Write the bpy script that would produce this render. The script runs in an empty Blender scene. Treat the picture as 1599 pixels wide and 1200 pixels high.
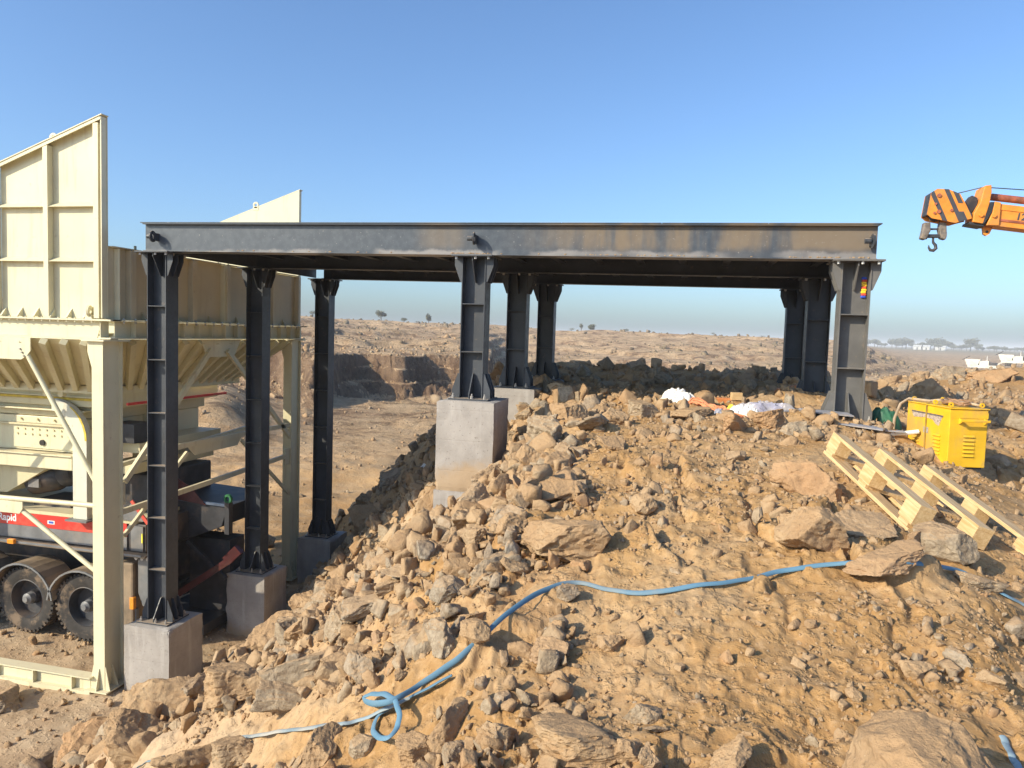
import bpy, bmesh, math, random
import numpy as np
from math import radians as R, sin, cos, pi, atan2, sqrt, tan
from mathutils import Vector, Matrix, Euler

scene = bpy.context.scene
# ------------------------------------------------------------------ camera, sky, sun, exposure
YAW, PITCH, ROLL = .2347, -.0677, .0314
_f = Vector((-sin(YAW) * cos(PITCH), cos(YAW) * cos(PITCH), sin(PITCH)))
_r = Vector((cos(YAW), sin(YAW), 0)); _u = _r.cross(_f)
_r2 = _r * cos(ROLL) + _u * sin(ROLL); _u2 = _u * cos(ROLL) - _r * sin(ROLL)
cam = bpy.data.objects.new('camera', bpy.data.cameras.new('camera'))
scene.collection.objects.link(cam)
cam.matrix_world = Matrix(((_r2.x, _u2.x, -_f.x, 0), (_r2.y, _u2.y, -_f.y, 0), (_r2.z, _u2.z, -_f.z, 0), (0, 0, 0, 1)))
cam.data.sensor_width = 36; cam.data.lens = 36 * 1158.5 / 1599
cam.data.clip_start = .05; cam.data.clip_end = 20000
scene.camera = cam
SUN_EL, SUN_AZ = R(29), R(46)          # azimuth measured from -Y towards -X
w = bpy.data.worlds.new('World'); scene.world = w; w.use_nodes = True
nt = w.node_tree; bg = nt.nodes['Background']
sky = nt.nodes.new('ShaderNodeTexSky'); sky.sky_type = 'NISHITA'; sky.sun_disc = False
sky.sun_elevation = SUN_EL; sky.sun_rotation = R(180 + 46)
sky.altitude = 500; sky.air_density = 1.0; sky.dust_density = 2.7; sky.ozone_density = 2.6
tint = nt.nodes.new('ShaderNodeMix'); tint.data_type = 'RGBA'; tint.blend_type = 'MULTIPLY'; tint.inputs[0].default_value = 1; tint.inputs[7].default_value = (.88, 1.07, 1.25, 1)
nt.links.new(sky.outputs[0], tint.inputs[6]); nt.links.new(tint.outputs[2], bg.inputs[0]); bg.inputs[1].default_value = .15
sun = bpy.data.objects.new('sun', bpy.data.lights.new('sun', 'SUN')); scene.collection.objects.link(sun)
sun.data.energy = 5; sun.data.angle = R(.53); sun.data.color = (1, .88, .67)
sdir = Vector((-sin(SUN_AZ) * cos(SUN_EL), -cos(SUN_AZ) * cos(SUN_EL), sin(SUN_EL)))
sun.rotation_euler = sdir.to_track_quat('Z', 'Y').to_euler()
vs = scene.view_settings
vs.view_transform = 'Standard'; vs.look = 'None'; vs.gamma = 1; vs.use_curve_mapping = False; vs.exposure = .28
scene.cycles.max_bounces = 6; scene.cycles.volume_bounces = 0; scene.cycles.use_denoising = True

col = scene.collection
rng = np.random.default_rng(11); random.seed(4)

#TERRAIN-BEGIN
import numpy as np
def _hash(ix, iy, seed):
    h = (ix.astype(np.int64) * 374761393 + iy.astype(np.int64) * 668265263 + seed * 974634777) & 0xffffffff
    h = ((h ^ (h >> 13)) * 1274126177) & 0xffffffff
    return ((h ^ (h >> 16)) & 0xffffff) / 16777215.0
def vn(x, y, seed=0):
    ix = np.floor(x); iy = np.floor(y); fx = x - ix; fy = y - iy
    fx = fx * fx * fx * (fx * (fx * 6 - 15) + 10); fy = fy * fy * fy * (fy * (fy * 6 - 15) + 10)
    a = _hash(ix, iy, seed); b = _hash(ix + 1, iy, seed); c = _hash(ix, iy + 1, seed); d = _hash(ix + 1, iy + 1, seed)
    return (a + (b - a) * fx) * (1 - fy) + (c + (d - c) * fx) * fy - .5
def fbm(x, y, wl, octs=4, seed=0, gain=.5, ridge=False):
    t = 0; a = 1; n = 0
    for k in range(octs):
        c, s = np.cos(.7 * k + seed), np.sin(.7 * k + seed)
        v = vn((x * c - y * s) / wl + 37.2 * k, (x * s + y * c) / wl + 11.7 * k, seed + k)
        if ridge: v = .5 - 2 * np.abs(v)
        t = t + a * v; n += a; a *= gain; wl /= 2.03
    return t / n * 1.6
def sst(a, b, x):
    t = np.clip((x - a) / (b - a), 0, 1); return t * t * (3 - 2 * t)
def blocks(x, y, cell, seed):
    # broken, half buried blocks: every cell is a tilted facet that drops away at its edge
    x = x / cell; y = y / cell; ix = np.floor(x); iy = np.floor(y); f1 = np.full(x.shape, 9.); f2 = f1.copy(); hh = np.zeros(x.shape)
    for dx in (-1, 0, 1):
        for dy in (-1, 0, 1):
            cx, cy = ix + dx, iy + dy
            px = cx + .15 + .7 * _hash(cx, cy, seed); py = cy + .15 + .7 * _hash(cx, cy, seed + 1)
            d = np.hypot((x - px) * 1.0, (y - py) * (.8 + .5 * _hash(cx, cy, seed + 5)))
            h = (_hash(cx, cy, seed + 2) - .35) + (x - px) * (_hash(cx, cy, seed + 3) - .5) * 1.5 + (y - py) * (_hash(cx, cy, seed + 4) - .5) * 1.5
            n = d < f1; f2 = np.where(n, f1, np.minimum(f2, d)); hh = np.where(n, h, hh); f1 = np.where(n, d, f1)
    return np.maximum(hh, -.12) * sst(.0, .16, f2 - f1) * cell
def ground_parts(X, Y):
    X = np.asarray(X, float); Y = np.asarray(Y, float)
    d = np.hypot(X, Y) + 1e-6
    wob = fbm(X, Y, 2.2, 3, 5) * .5
    s = X + .35 * np.clip(Y - 8.5, 0, None) - .12 * np.clip(8 - Y, 0, 9) + wob * sst(1.5, 4, d)
    P = -.86 - .075 * np.clip(6.5 - Y, 0, 12) ** 1.15
    P = P - .26 * np.clip(X - 1.15, 0, 2.2) * (1 - sst(8, 11.5, Y)) - .1 * sst(2.5, 4.5, X) * sst(8, 12, Y)
    for py in (8.7, 11.1, 13.5): P = P + .16 * np.exp(-(((X - 1.85) / .8) ** 4 + ((Y - py) / .7) ** 4))
    P = P - .75 * sst(.9, 3.2, X) * (1 - sst(2.4, 4.6, Y)) - 1.1 * sst(.0, 4, -Y)
    # rubble bank at the back, and the berm of spoil to the right
    P = P + .26 * np.exp(-((Y - 15.0) / .8) ** 2) * sst(-4.5, -2.5, X) * (1 - sst(2, 3.5, X))
    P = P + .55 * np.exp(-((Y - 19.5 - .25 * (X - 6)) / 1.6) ** 2) * sst(4, 8, X)
    # side slope down to the pit on the left
    m = -1.3 - s
    P = P - (.95 - .25 * (1 - sst(4.5, 8.5, Y))) * np.where(m > 0, m, 0) - .10 * np.exp(-(m / .5) ** 2)
    yb = 15.6 + 11 * sst(2.5, 7, X)
    P = P - .75 * np.clip(Y - yb, 0, None)
    P = P - .55 * np.clip(-Y - 3, 0, None)
    # far ground
    az = np.degrees(np.arctan2(X * np.cos(.2347) + Y * np.sin(.2347), -X * np.sin(.2347) + Y * np.cos(.2347)))
    inf = np.abs(az) < 75
    F = -5.12 - .10 * np.exp(-(((X + 6.3) / 1.2) ** 2 + ((Y - 10.9) / 1.0) ** 2))
    zt = np.interp(az, [-75, -40, -18, -14, -9, -3, 3, 9, 14, 20, 24, 27, 30, 60], [-3, 5.4, 3.6, 2.7, 2.4, 2.1, 1.1, 1.2, 1.5, 1.4, .8, -1.5, -3.2, -3.2])
    d1 = np.interp(az, [-60, -30, -17, -12, 5, 25, 31, 50], [30, 34, 42, 60, 85, 80, 45, 35]) + 10 * fbm(az * 1.0, d * .0, 3.3, 3, 9)
    rise = sst(0, 1, (d - d1) / (235 - d1))
    hill = (zt + 5.12) * rise
    rightlow = sst(24, 30, az)
    hill = hill * (1 - rightlow) + rightlow * 1.8 * sst(30, 60, d)
    nz = fbm(X, Y, 34, 4, 21) * 2.3 * sst(40, 120, d) * (1 - sst(190, 320, d)) * (1 - .8 * rightlow) * np.where(inf, 1, .4)
    F = F + hill + nz * .55 - rightlow * 1.9 * sst(45, 110, d) * (1 - sst(300, 850, d))
    # cliff of the old working, with gullies
    cm = sst(-21, -18, az) * (1 - sst(-2.2, -.5, az))
    dc = 62 + 4 * np.sin(az * .9) + 5 * fbm(az, az * 0, 3.2, 3, 3, .5) + 4.5 * fbm(X, Y, 8.0, 5, 8, .6)
    dc = dc - 14 * np.exp(-((az + 14.8) / 2.2) ** 2)
    cl = .62 * sst(0, 1, (d - dc) / 10) + .38 * sst(0, 1, (d - dc - 4) / 2.6)
    cut = 3.0 + .5 * fbm(X, Y, 9, 3, 14)
    rgh = np.exp(-((d - dc - 4) / 6) ** 2) * cm
    F = F + cm * (cl * cut * (1 - sst(80, 200, d))) + rgh * (2.1 * fbm(X, Y, 5.0, 6, 15, .66) + .9 * fbm(X, Y, 2.6, 4, 16, .6, True))
    # benches: terraces give the hillside its small scarps
    th = 1.15
    q = (F + .5 * fbm(X, Y, 18, 3, 61)) / th; fr = q - np.floor(q)
    ter = (np.floor(q) + sst(.35, .62, fr)) * th - (F + .5 * fbm(X, Y, 18, 3, 61)) + F
    tm = .8 * sst(38, 60, d) * (1 - sst(260, 400, d)) * (1 - .6 * rightlow) * sst(-.15, .1, fbm(X, Y, 30, 3, 71) + .08)
    F = F + (ter - F) * tm
    # scarp and tipped rock on the left behind the hopper
    F = F + 1.5 * np.exp(-(((az + 22) / 3.2) ** 2)) * sst(30, 37, d) * (1 - sst(46, 60, d))
    F = np.where(d > 600, -3.2 + (F + 3.2) * np.exp(-(d - 600) / 400), F)
    return P, F, s, m, d, az
def H(X, Y, detail=True):
    P, F, s, m, d, az = ground_parts(X, Y)
    k = .22
    h = np.clip(.5 + .5 * (P - F) / k, 0, 1)
    Z = F * (1 - h) + P * h + k * h * (1 - h)
    if detail:
        onb = h
        rough = sst(-.4, .8, m) * onb
        near = (1 - sst(18, 40, d))
        Z = Z + near * (.16 * rough + .085) * fbm(X, Y, .9, 4, 31, .55)
        Z = Z + near * (.012 + .055 * rough) * fbm(X, Y, .28, 3, 41, .6, True) + near * .035 * onb * fbm(X, Y, .34, 4, 43, .6)
        Z = Z + (1 - sst(7, 14, d)) * .006 * fbm(X, Y, .13, 2, 51, .6)
        Z = Z + sst(22, 60, d) * .45 * fbm(X, Y, 7, 5, 81, .62) * (1 - sst(300, 700, d)) * (1 - onb)
        msk = sst(-.12, .22, fbm(X, Y, 1.3, 3, 45)) * (1 - sst(14, 20, d)) * onb
        wx = X + .10 * fbm(X, Y, .3, 3, 47); wy = Y + .10 * fbm(X, Y, .3, 3, 48)
        Z = Z + .26 * msk * blocks(wx, wy, .40, 201) + .20 * (1 - msk) * onb * (1 - sst(10, 16, d)) * sst(-.1, .2, fbm(X, Y, 1.9, 2, 49)) * blocks(wx, wy, .62, 261) + .22 * (.25 + .75 * msk) * (1 - sst(9, 14, d)) * onb * blocks(wx, wy, .15, 221) + .22 * (1 - sst(5, 8, d)) * onb * blocks(wx, wy, .06, 241)
        flat = (1 - onb) * (1 - sst(60, 90, d))
        Z = Z + flat * .03 * fbm(X, Y, 1.4, 4, 91) + flat * sst(14, 26, d) * (.75 * np.clip(fbm(X, Y, 6.5, 5, 93, .6) - .05, 0, 1) + .10 * fbm(X, Y, 2.0, 4, 94))
    return Z
#TERRAIN-END

# ------------------------------------------------------------------ helpers
def tag(o, label=None, cat=None, group=None, kind=None):
    for k, v in (('label', label), ('category', cat), ('group', group), ('kind', kind)):
        if v: o[k] = v
    return o
def empty(name, loc, label, cat, group=None):
    o = bpy.data.objects.new(name, None); col.objects.link(o); o.location = loc; o.empty_display_size = .2
    return tag(o, label, cat, group)
def mesh_obj(name, me, mat, parent=None, world=False):
    o = bpy.data.objects.new(name, me); col.objects.link(o)
    if mat and not me.materials: me.materials.append(mat)
    if parent:
        o.parent = parent
        if world:
            p = parent; off = Vector((0, 0, 0))
            while p: off += p.location; p = p.parent
            o.location = -off
    return o
class MB:
    def __init__(s): s.v = []; s.f = []
    def add(s, vs_, fs):
        n = len(s.v); s.v += [tuple(p) for p in vs_]; s.f += [tuple(i + n for i in f) for f in fs]; return s
    def box(s, x0, x1, y0, y1, z0, z1):
        return s.add([(x0, y0, z0), (x1, y0, z0), (x1, y1, z0), (x0, y1, z0), (x0, y0, z1), (x1, y0, z1), (x1, y1, z1), (x0, y1, z1)],
                     [(0, 3, 2, 1), (4, 5, 6, 7), (0, 1, 5, 4), (1, 2, 6, 5), (2, 3, 7, 6), (3, 0, 4, 7)])
    def obox(s, c, ex, ey, ez):
        c, ex, ey, ez = map(Vector, (c, ex, ey, ez))
        pts = [c + a * ex + b * ey + d * ez for d in (-.5, .5) for a, b in ((-.5, -.5), (.5, -.5), (.5, .5), (-.5, .5))]
        fs = [(0, 3, 2, 1), (4, 5, 6, 7), (0, 1, 5, 4), (1, 2, 6, 5), (2, 3, 7, 6), (3, 0, 4, 7)]
        if ex.cross(ey).dot(ez) < 0: fs = [tuple(reversed(f)) for f in fs]
        return s.add(pts, fs)
    def bar(s, p0, p1, w_, h_, up=(0, 0, 1)):
        p0, p1 = Vector(p0), Vector(p1); d = p1 - p0; n = d.normalized(); up = Vector(up)
        a = n.cross(up).normalized(); b = a.cross(n)
        return s.obox((p0 + p1) / 2, d, a * w_, b * h_)
    def prism(s, pts, ext):
        ext = Vector(ext); n = len(pts); a = [Vector(p) for p in pts]; b = [p + ext for p in a]
        return s.add(a + b, [tuple(range(n))[::-1], tuple(range(n, 2 * n))] + [(i, (i + 1) % n, n + (i + 1) % n, n + i) for i in range(n)])
    def tube(s, path, r, n=10, cap=True, flat=1.0):
        path = [Vector(p) for p in path]; N = len(path); rings = []; prev = None
        for i, p in enumerate(path):
            t = (path[min(i + 1, N - 1)] - path[max(i - 1, 0)]).normalized()
            a = (Vector((0, 0, 1)).cross(t) if abs(t.z) < .95 else Vector((1, 0, 0)).cross(t)) if prev is None else prev - t * prev.dot(t)
            a.normalize(); prev = a; b = t.cross(a)
            rr = r[i] if isinstance(r, (list, tuple)) else r
            rings.append([p + (a * cos(2 * pi * k / n) + b * sin(2 * pi * k / n) * flat) * rr for k in range(n)])
        fs = []
        for i in range(N - 1):
            for k in range(n): fs.append((i * n + k, i * n + (k + 1) % n, (i + 1) * n + (k + 1) % n, (i + 1) * n + k))
        if cap: fs += [tuple(range(n))[::-1], tuple((N - 1) * n + k for k in range(n))]
        return s.add([p for r_ in rings for p in r_], fs)
    def cyl(s, p0, p1, r, n=12): return s.tube([p0, p1], r, n)
    def lathe(s, c, ax, prof, n=32):
        c, ax = Vector(c), Vector(ax).normalized(); a = ax.orthogonal().normalized(); b = ax.cross(a); m = len(prof)
        vs_ = [c + ax * h + (a * cos(2 * pi * k / n) + b * sin(2 * pi * k / n)) * r for k in range(n) for (r, h) in prof]
        return s.add(vs_, [(k * m + j, ((k + 1) % n) * m + j, ((k + 1) % n) * m + j + 1, k * m + j + 1) for k in range(n) for j in range(m - 1)])
    def build(s, name, mat, parent=None, world=False, bevel=0, smooth=False):
        me = bpy.data.meshes.new(name); me.from_pydata(s.v, [], s.f); me.update()
        bm = bmesh.new(); bm.from_mesh(me); bmesh.ops.recalc_face_normals(bm, faces=bm.faces); bm.to_mesh(me); bm.free()
        if smooth:
            me.polygons.foreach_set('use_smooth', [True] * len(me.polygons)); me.set_sharp_from_angle(angle=R(38))
        o = mesh_obj(name, me, mat, parent, world)
        if bevel:
            b = o.modifiers.new('bevel', 'BEVEL'); b.width = bevel; b.segments = 2; b.limit_method = 'ANGLE'
        return o
def np_mesh(name, V, T, smooth=False):
    me = bpy.data.meshes.new(name); k = T.shape[1]
    me.vertices.add(len(V)); me.vertices.foreach_set('co', np.ascontiguousarray(V, np.float32).ravel())
    me.loops.add(T.size); me.loops.foreach_set('vertex_index', np.ascontiguousarray(T, np.int32).ravel())
    me.polygons.add(len(T)); me.polygons.foreach_set('loop_start', np.arange(0, T.size, k, dtype=np.int32))
    try: me.polygons.foreach_set('loop_total', np.full(len(T), k, np.int32))
    except Exception: pass
    if smooth: me.polygons.foreach_set('use_smooth', np.ones(len(T), bool))
    me.update(calc_edges=True); return me
def copy_tree(o, parent=None):
    c = o.copy(); col.objects.link(c); c.parent = parent
    for ch in list(o.children): copy_tree(ch, c)
    return c

# ------------------------------------------------------------------ materials
class NT:
    def __init__(s, name):
        s.m = bpy.data.materials.new(name); s.m.use_nodes = True; s.t = s.m.node_tree
        s.b = s.t.nodes['Principled BSDF']; s.o = s.t.nodes['Material Output']
    def n(s, typ, **kw):
        n = s.t.nodes.new('ShaderNode' + typ)
        for k, v in kw.items():
            if k.startswith('i_'):
                key = k[2:]; key = int(key) if key.isdigit() else key.replace('_', ' ')
                s.set(n.inputs[key], v)
            else: setattr(n, k, v)
        return n
    def set(s, inp, v):
        if isinstance(v, bpy.types.NodeSocket): s.t.links.new(v, inp)
        elif isinstance(v, tuple) and len(v) == 3 and inp.type == 'RGBA': inp.default_value = (*v, 1)
        else: inp.default_value = v
    def noise(s, vec, scale, detail=5, rough=.55, dist=0):
        n = s.n('TexNoise', i_Vector=vec, i_Scale=float(scale), i_Detail=float(detail), i_Roughness=rough, i_Distortion=float(dist)); return n.outputs[0]
    def ramp(s, fac, a, b, ca=0., cb=1.):
        n = s.n('MapRange', i_0=fac, i_1=float(a), i_2=float(b), i_3=float(ca), i_4=float(cb)); n.interpolation_type = 'SMOOTHSTEP'; return n.outputs[0]
    def mix(s, f, a, b, mode='MIX'):
        n = s.n('Mix', data_type='RGBA', blend_type=mode); s.set(n.inputs[0], f); s.set(n.inputs[6], a); s.set(n.inputs[7], b); return n.outputs[2]
    def math(s, op, a, b=0., c=None):
        n = s.n('Math', operation=op); s.set(n.inputs[0], a); s.set(n.inputs[1], b)
        if c is not None: s.set(n.inputs[2], c)
        return n.outputs[0]
    def bump(s, h, strength, dist, prev=None):
        n = s.n('Bump', i_Height=h, i_Strength=float(strength), i_Distance=float(dist))
        if prev: s.set(n.inputs['Normal'], prev)
        return n.outputs[0]
    def pos(s): return s.n('NewGeometry').outputs['Position']
    def obj(s): return s.n('TexCoord').outputs['Object']
    def out(s, color, rough=.9, normal=None, metal=0., spec=None):
        s.set(s.b.inputs['Base Color'], color); s.set(s.b.inputs['Roughness'], rough); s.set(s.b.inputs['Metallic'], metal)
        if normal: s.set(s.b.inputs['Normal'], normal)
        if spec is not None: s.b.inputs['Specular IOR Level'].default_value = spec
        return s.m

def mat_earth():
    t = NT('earth'); p = t.pos()
    big = t.noise(p, .55, 6, .6); mid = t.noise(p, 3.2, 6, .6); fine = t.noise(p, 26, 6, .6); vf = t.noise(p, 150, 3, .6)
    c = t.mix(t.ramp(big, .38, .64), (.355, .205, .082), (.40, .248, .110))
    c = t.mix(t.ramp(mid, .45, .72, 0, .6), c, (.355, .245, .14))
    c = t.mix(t.ramp(t.noise(p, 1.1, 7, .65), .47, .60, 0, .55), c, (.43, .295, .165))
    c = t.mix(t.ramp(t.noise(p, .9, 7, .7), .56, .66, 0, .6), c, (.36, .20, .085))
    c = t.mix(t.ramp(fine, .48, .75, 0, .5), c, (.58, .385, .215))
    c = t.mix(t.ramp(fine, .5, .3, 0, .5), c, (.30, .165, .075))
    # pale grey tipped stone fines on the bank's side, and the floor of the pit
    sep = t.n('SeparateXYZ', i_0=p)
    g = t.math('MULTIPLY', t.ramp(t.math('ADD', t.math('MULTIPLY', sep.outputs[0], -1.), t.math('MULTIPLY', big, 2.4)), 2.2, 4.6), t.ramp(sep.outputs[1], 15, 11))
    c = t.mix(t.math('MULTIPLY', g, .7), c, t.mix(t.ramp(mid, .35, .65), (.41, .30, .20), (.50, .385, .26)))
    ln = t.n('VectorMath', operation='LENGTH', i_0=p).outputs['Value']
    far = t.ramp(ln, 16, 45)
    fn = t.noise(p, .06, 8, .66); fn2 = t.noise(p, .42, 8, .7)
    fc = t.mix(t.ramp(fn, .38, .62), (.57, .385, .215), (.41, .255, .145))
    fc = t.mix(t.ramp(fn2, .42, .66), fc, (.66, .47, .28))
    fc = t.mix(t.ramp(fn2, .50, .36, 0, .8), fc, (.17, .11, .065))
    # bare rock where the ground is steep
    up = t.n('SeparateXYZ', i_0=t.n('NewGeometry').outputs['True Normal']).outputs[2]
    fc = t.mix(t.ramp(up, .93, .70), fc, t.mix(t.ramp(fn2, .4, .6), (.17, .105, .065), (.30, .20, .125)))
    grass = t.ramp(ln, 300, 900)
    fc = t.mix(grass, fc, t.mix(t.ramp(t.noise(p, .01, 4), .4, .6), (.30, .24, .15), (.22, .20, .12)))
    c = t.mix(far, c, fc)
    h = t.math('ADD', t.math('MULTIPLY', fine, .7), t.math('MULTIPLY', vf, .3))
    clod = t.ramp(t.noise(p, 16, 4, .55), .5, .68)
    nb = t.bump(t.noise(p, 7, 5, .6), .35, .03); nb = t.bump(clod, .5, .02, nb); nb = t.bump(h, .45, .018, nb)
    nf = t.bump(t.noise(p, 1.6, 8, .7), 1., .5, t.bump(fn2, .8, 1.2))
    mx = t.n('Mix', data_type='VECTOR'); t.set(mx.inputs[0], far); t.set(mx.inputs[4], nb); t.set(mx.inputs[5], nf)
    return t.out(c, .95, mx.outputs[1], spec=.15)
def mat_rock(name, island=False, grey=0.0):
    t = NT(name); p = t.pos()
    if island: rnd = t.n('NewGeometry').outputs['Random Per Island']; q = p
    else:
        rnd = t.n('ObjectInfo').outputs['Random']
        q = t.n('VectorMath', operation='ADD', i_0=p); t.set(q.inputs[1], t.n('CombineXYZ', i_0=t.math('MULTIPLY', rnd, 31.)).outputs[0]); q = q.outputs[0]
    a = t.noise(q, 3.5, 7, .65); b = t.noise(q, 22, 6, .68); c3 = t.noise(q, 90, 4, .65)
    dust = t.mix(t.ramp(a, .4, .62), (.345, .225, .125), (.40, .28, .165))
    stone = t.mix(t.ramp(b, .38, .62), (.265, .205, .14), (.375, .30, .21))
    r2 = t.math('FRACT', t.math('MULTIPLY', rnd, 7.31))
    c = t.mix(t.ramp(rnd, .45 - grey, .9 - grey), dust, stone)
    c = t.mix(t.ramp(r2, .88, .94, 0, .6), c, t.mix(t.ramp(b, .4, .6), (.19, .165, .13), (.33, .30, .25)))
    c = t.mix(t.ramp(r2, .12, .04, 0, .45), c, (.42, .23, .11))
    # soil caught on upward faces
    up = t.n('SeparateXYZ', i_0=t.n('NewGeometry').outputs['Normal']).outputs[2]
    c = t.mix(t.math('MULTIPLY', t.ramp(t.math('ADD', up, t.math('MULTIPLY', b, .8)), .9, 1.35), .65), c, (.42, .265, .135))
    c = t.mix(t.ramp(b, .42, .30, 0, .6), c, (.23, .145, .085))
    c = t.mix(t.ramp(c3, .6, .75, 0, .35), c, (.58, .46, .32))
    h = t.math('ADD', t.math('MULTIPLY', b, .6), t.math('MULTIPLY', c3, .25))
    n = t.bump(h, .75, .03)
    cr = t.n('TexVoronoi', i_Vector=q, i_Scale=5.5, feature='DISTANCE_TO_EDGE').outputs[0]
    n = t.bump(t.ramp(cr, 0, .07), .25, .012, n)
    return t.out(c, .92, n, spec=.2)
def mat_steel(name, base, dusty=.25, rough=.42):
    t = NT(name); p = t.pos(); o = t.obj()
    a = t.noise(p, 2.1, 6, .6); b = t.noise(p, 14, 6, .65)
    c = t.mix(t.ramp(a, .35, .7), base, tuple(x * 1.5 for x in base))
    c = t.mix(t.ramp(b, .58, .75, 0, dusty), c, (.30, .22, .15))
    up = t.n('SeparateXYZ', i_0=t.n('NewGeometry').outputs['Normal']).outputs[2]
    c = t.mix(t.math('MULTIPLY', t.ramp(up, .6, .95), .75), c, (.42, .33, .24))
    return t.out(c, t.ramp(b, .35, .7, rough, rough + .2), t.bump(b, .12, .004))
def mat_beam():
    t = NT('beam_paint'); p = t.pos()
    sc_ = t.n('Mapping', i_0=p); sc_.inputs['Scale'].default_value = (1, 1, .13)
    st = t.noise(sc_.outputs[0], 1.7, 6, .6, .3); b = t.noise(p, 11, 6, .6); sm = t.noise(p, 40, 4, .6)
    c = t.mix(t.ramp(b, .35, .7), (.046, .058, .076), (.068, .083, .102))
    sep = t.n('SeparateXYZ', i_0=p)
    band = t.ramp(sep.outputs[0], -2.4, -.9)
    band2 = t.math('MAXIMUM', band, t.math('MULTIPLY', t.ramp(t.math('ABSOLUTE', t.math('ADD', sep.outputs[0], 3.0)), .45, .1), .55))
    d = t.math('MULTIPLY', t.ramp(st, .34, .52), band2)
    hi = t.ramp(t.math('ADD', sep.outputs[2], t.math('MULTIPLY', t.noise(p, 5, 5), .14)), 1.02, 1.14)
    d = t.math('MULTIPLY', d, t.math('ADD', t.math('MULTIPLY', hi, .8), .15))
    c = t.mix(t.math('MULTIPLY', d, .68), c, (.24, .175, .105))
    low = t.ramp(t.math('ADD', sep.outputs[2], t.math('MULTIPLY', t.noise(p, 3.0, 6, .7), .16)), 1.09, 1.045)
    c = t.mix(t.math('MULTIPLY', low, t.ramp(t.noise(p, 1.1, 3), .40, .58, 0, .7)), c, (.30, .28, .265))
    c = t.mix(t.ramp(sm, .66, .72, 0, .6), c, (.3, .29, .27))
    up = t.n('SeparateXYZ', i_0=t.n('NewGeometry').outputs['Normal']).outputs[2]
    c = t.mix(t.ramp(up, .6, .95, 0, .9), c, (.42, .31, .2))
    return t.out(c, t.math('ADD', .38, t.math('MULTIPLY', d, .4)), t.bump(b, .15, .006))
def mat_cream(name='cream_paint', base=(.70, .65, .44)):
    t = NT(name); p = t.pos(); a = t.noise(p, 1.7, 6, .6); b = t.noise(p, 9, 6, .65)
    st = t.n('Mapping', i_0=p); st.inputs['Scale'].default_value = (1, 1, .1)
    s2 = t.noise(st.outputs[0], 9, 5, .65)
    c = t.mix(t.ramp(a, .3, .75), base, tuple(x * .88 for x in base))
    c = t.mix(t.ramp(s2, .52, .74, 0, .5), c, (.46, .36, .22))
    c = t.mix(t.ramp(b, .62, .74, 0, .55), c, (.42, .34, .22))
    up = t.n('SeparateXYZ', i_0=t.n('NewGeometry').outputs['Normal']).outputs[2]
    c = t.mix(t.math('MULTIPLY', t.ramp(up, .7, .95), .3), c, (.5, .4, .28))
    return t.out(c, .5, t.bump(b, .06, .004))
def mat_concrete():
    t = NT('concrete'); p = t.pos(); a = t.noise(p, 2.3, 7, .65); b = t.noise(p, 19, 6, .7)
    st = t.n('Mapping', i_0=p); st.inputs['Scale'].default_value = (1, 1, .12); s2 = t.noise(st.outputs[0], 7, 5, .6)
    c = t.mix(t.ramp(a, .35, .68), (.30, .277, .255), (.38, .352, .325))
    c = t.mix(t.ramp(s2, .5, .72, 0, .55), c, (.48, .45, .42))
    c = t.mix(t.ramp(b, .62, .74, 0, .6), c, (.17, .15, .13))
    sp = t.n('SeparateXYZ', i_0=p); ln_ = t.ramp(t.math('ABSOLUTE', t.math('SUBTRACT', t.math('FRACT', t.math('MULTIPLY', t.math('ADD', sp.outputs[2], t.math('MULTIPLY', a, .02)), 2.7)), .5)), .03, .0)
    c = t.mix(t.math('MULTIPLY', ln_, .10), c, (.20, .18, .155))
    hol = t.ramp(t.n('TexVoronoi', i_Vector=p, i_Scale=24.).outputs[0], .16, .08)
    c = t.mix(t.math('MULTIPLY', hol, .6), c, (.14, .12, .105))
    oz = t.n('SeparateXYZ', i_0=t.n('TexCoord').outputs['Generated']).outputs[2]
    c = t.mix(t.math('MULTIPLY', t.ramp(t.math('ADD', oz, t.math('MULTIPLY', a, .5)), .62, .40), .75), c, (.40, .28, .16))
    return t.out(c, .9, t.bump(t.math('SUBTRACT', b, t.math('ADD', t.math('MULTIPLY', ln_, .25), hol)), .5, .01), spec=.2)
def mat_plain(name, c0, rough=.6, var=.25, scale=8, metal=0., dirt=0., dirtc=(.40, .29, .18), spec=None, bump=.1):
    t = NT(name); p = t.obj(); a = t.noise(p, scale, 6, .6)
    c = t.mix(t.ramp(a, .3, .7), tuple(x * (1 - var) for x in c0), tuple(min(1, x * (1 + var)) for x in c0))
    if dirt:
        b = t.noise(p, scale * .45, 6, .65); c = t.mix(t.ramp(b, .48, .66, 0, dirt), c, dirtc)
    return t.out(c, rough, t.bump(a, bump, .01), metal, spec)
def mat_wood(name, base):
    t = NT(name); p = t.obj(); m = t.n('Mapping', i_0=p); m.inputs['Scale'].default_value = (2, 26, 26)
    rnd = t.n('ObjectInfo').outputs['Random']
    g = t.noise(m.outputs[0], 2.4, 6, .6, .8); c = t.mix(t.ramp(g, .3, .7), base, (base[0] * .74, base[1] * .62, base[2] * .45))
    c = t.mix(t.math('MULTIPLY', rnd, .25), c, (base[0] * .8, base[1] * .8, base[2] * .85))
    return t.out(c, .75, t.bump(g, .2, .004))

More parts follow.
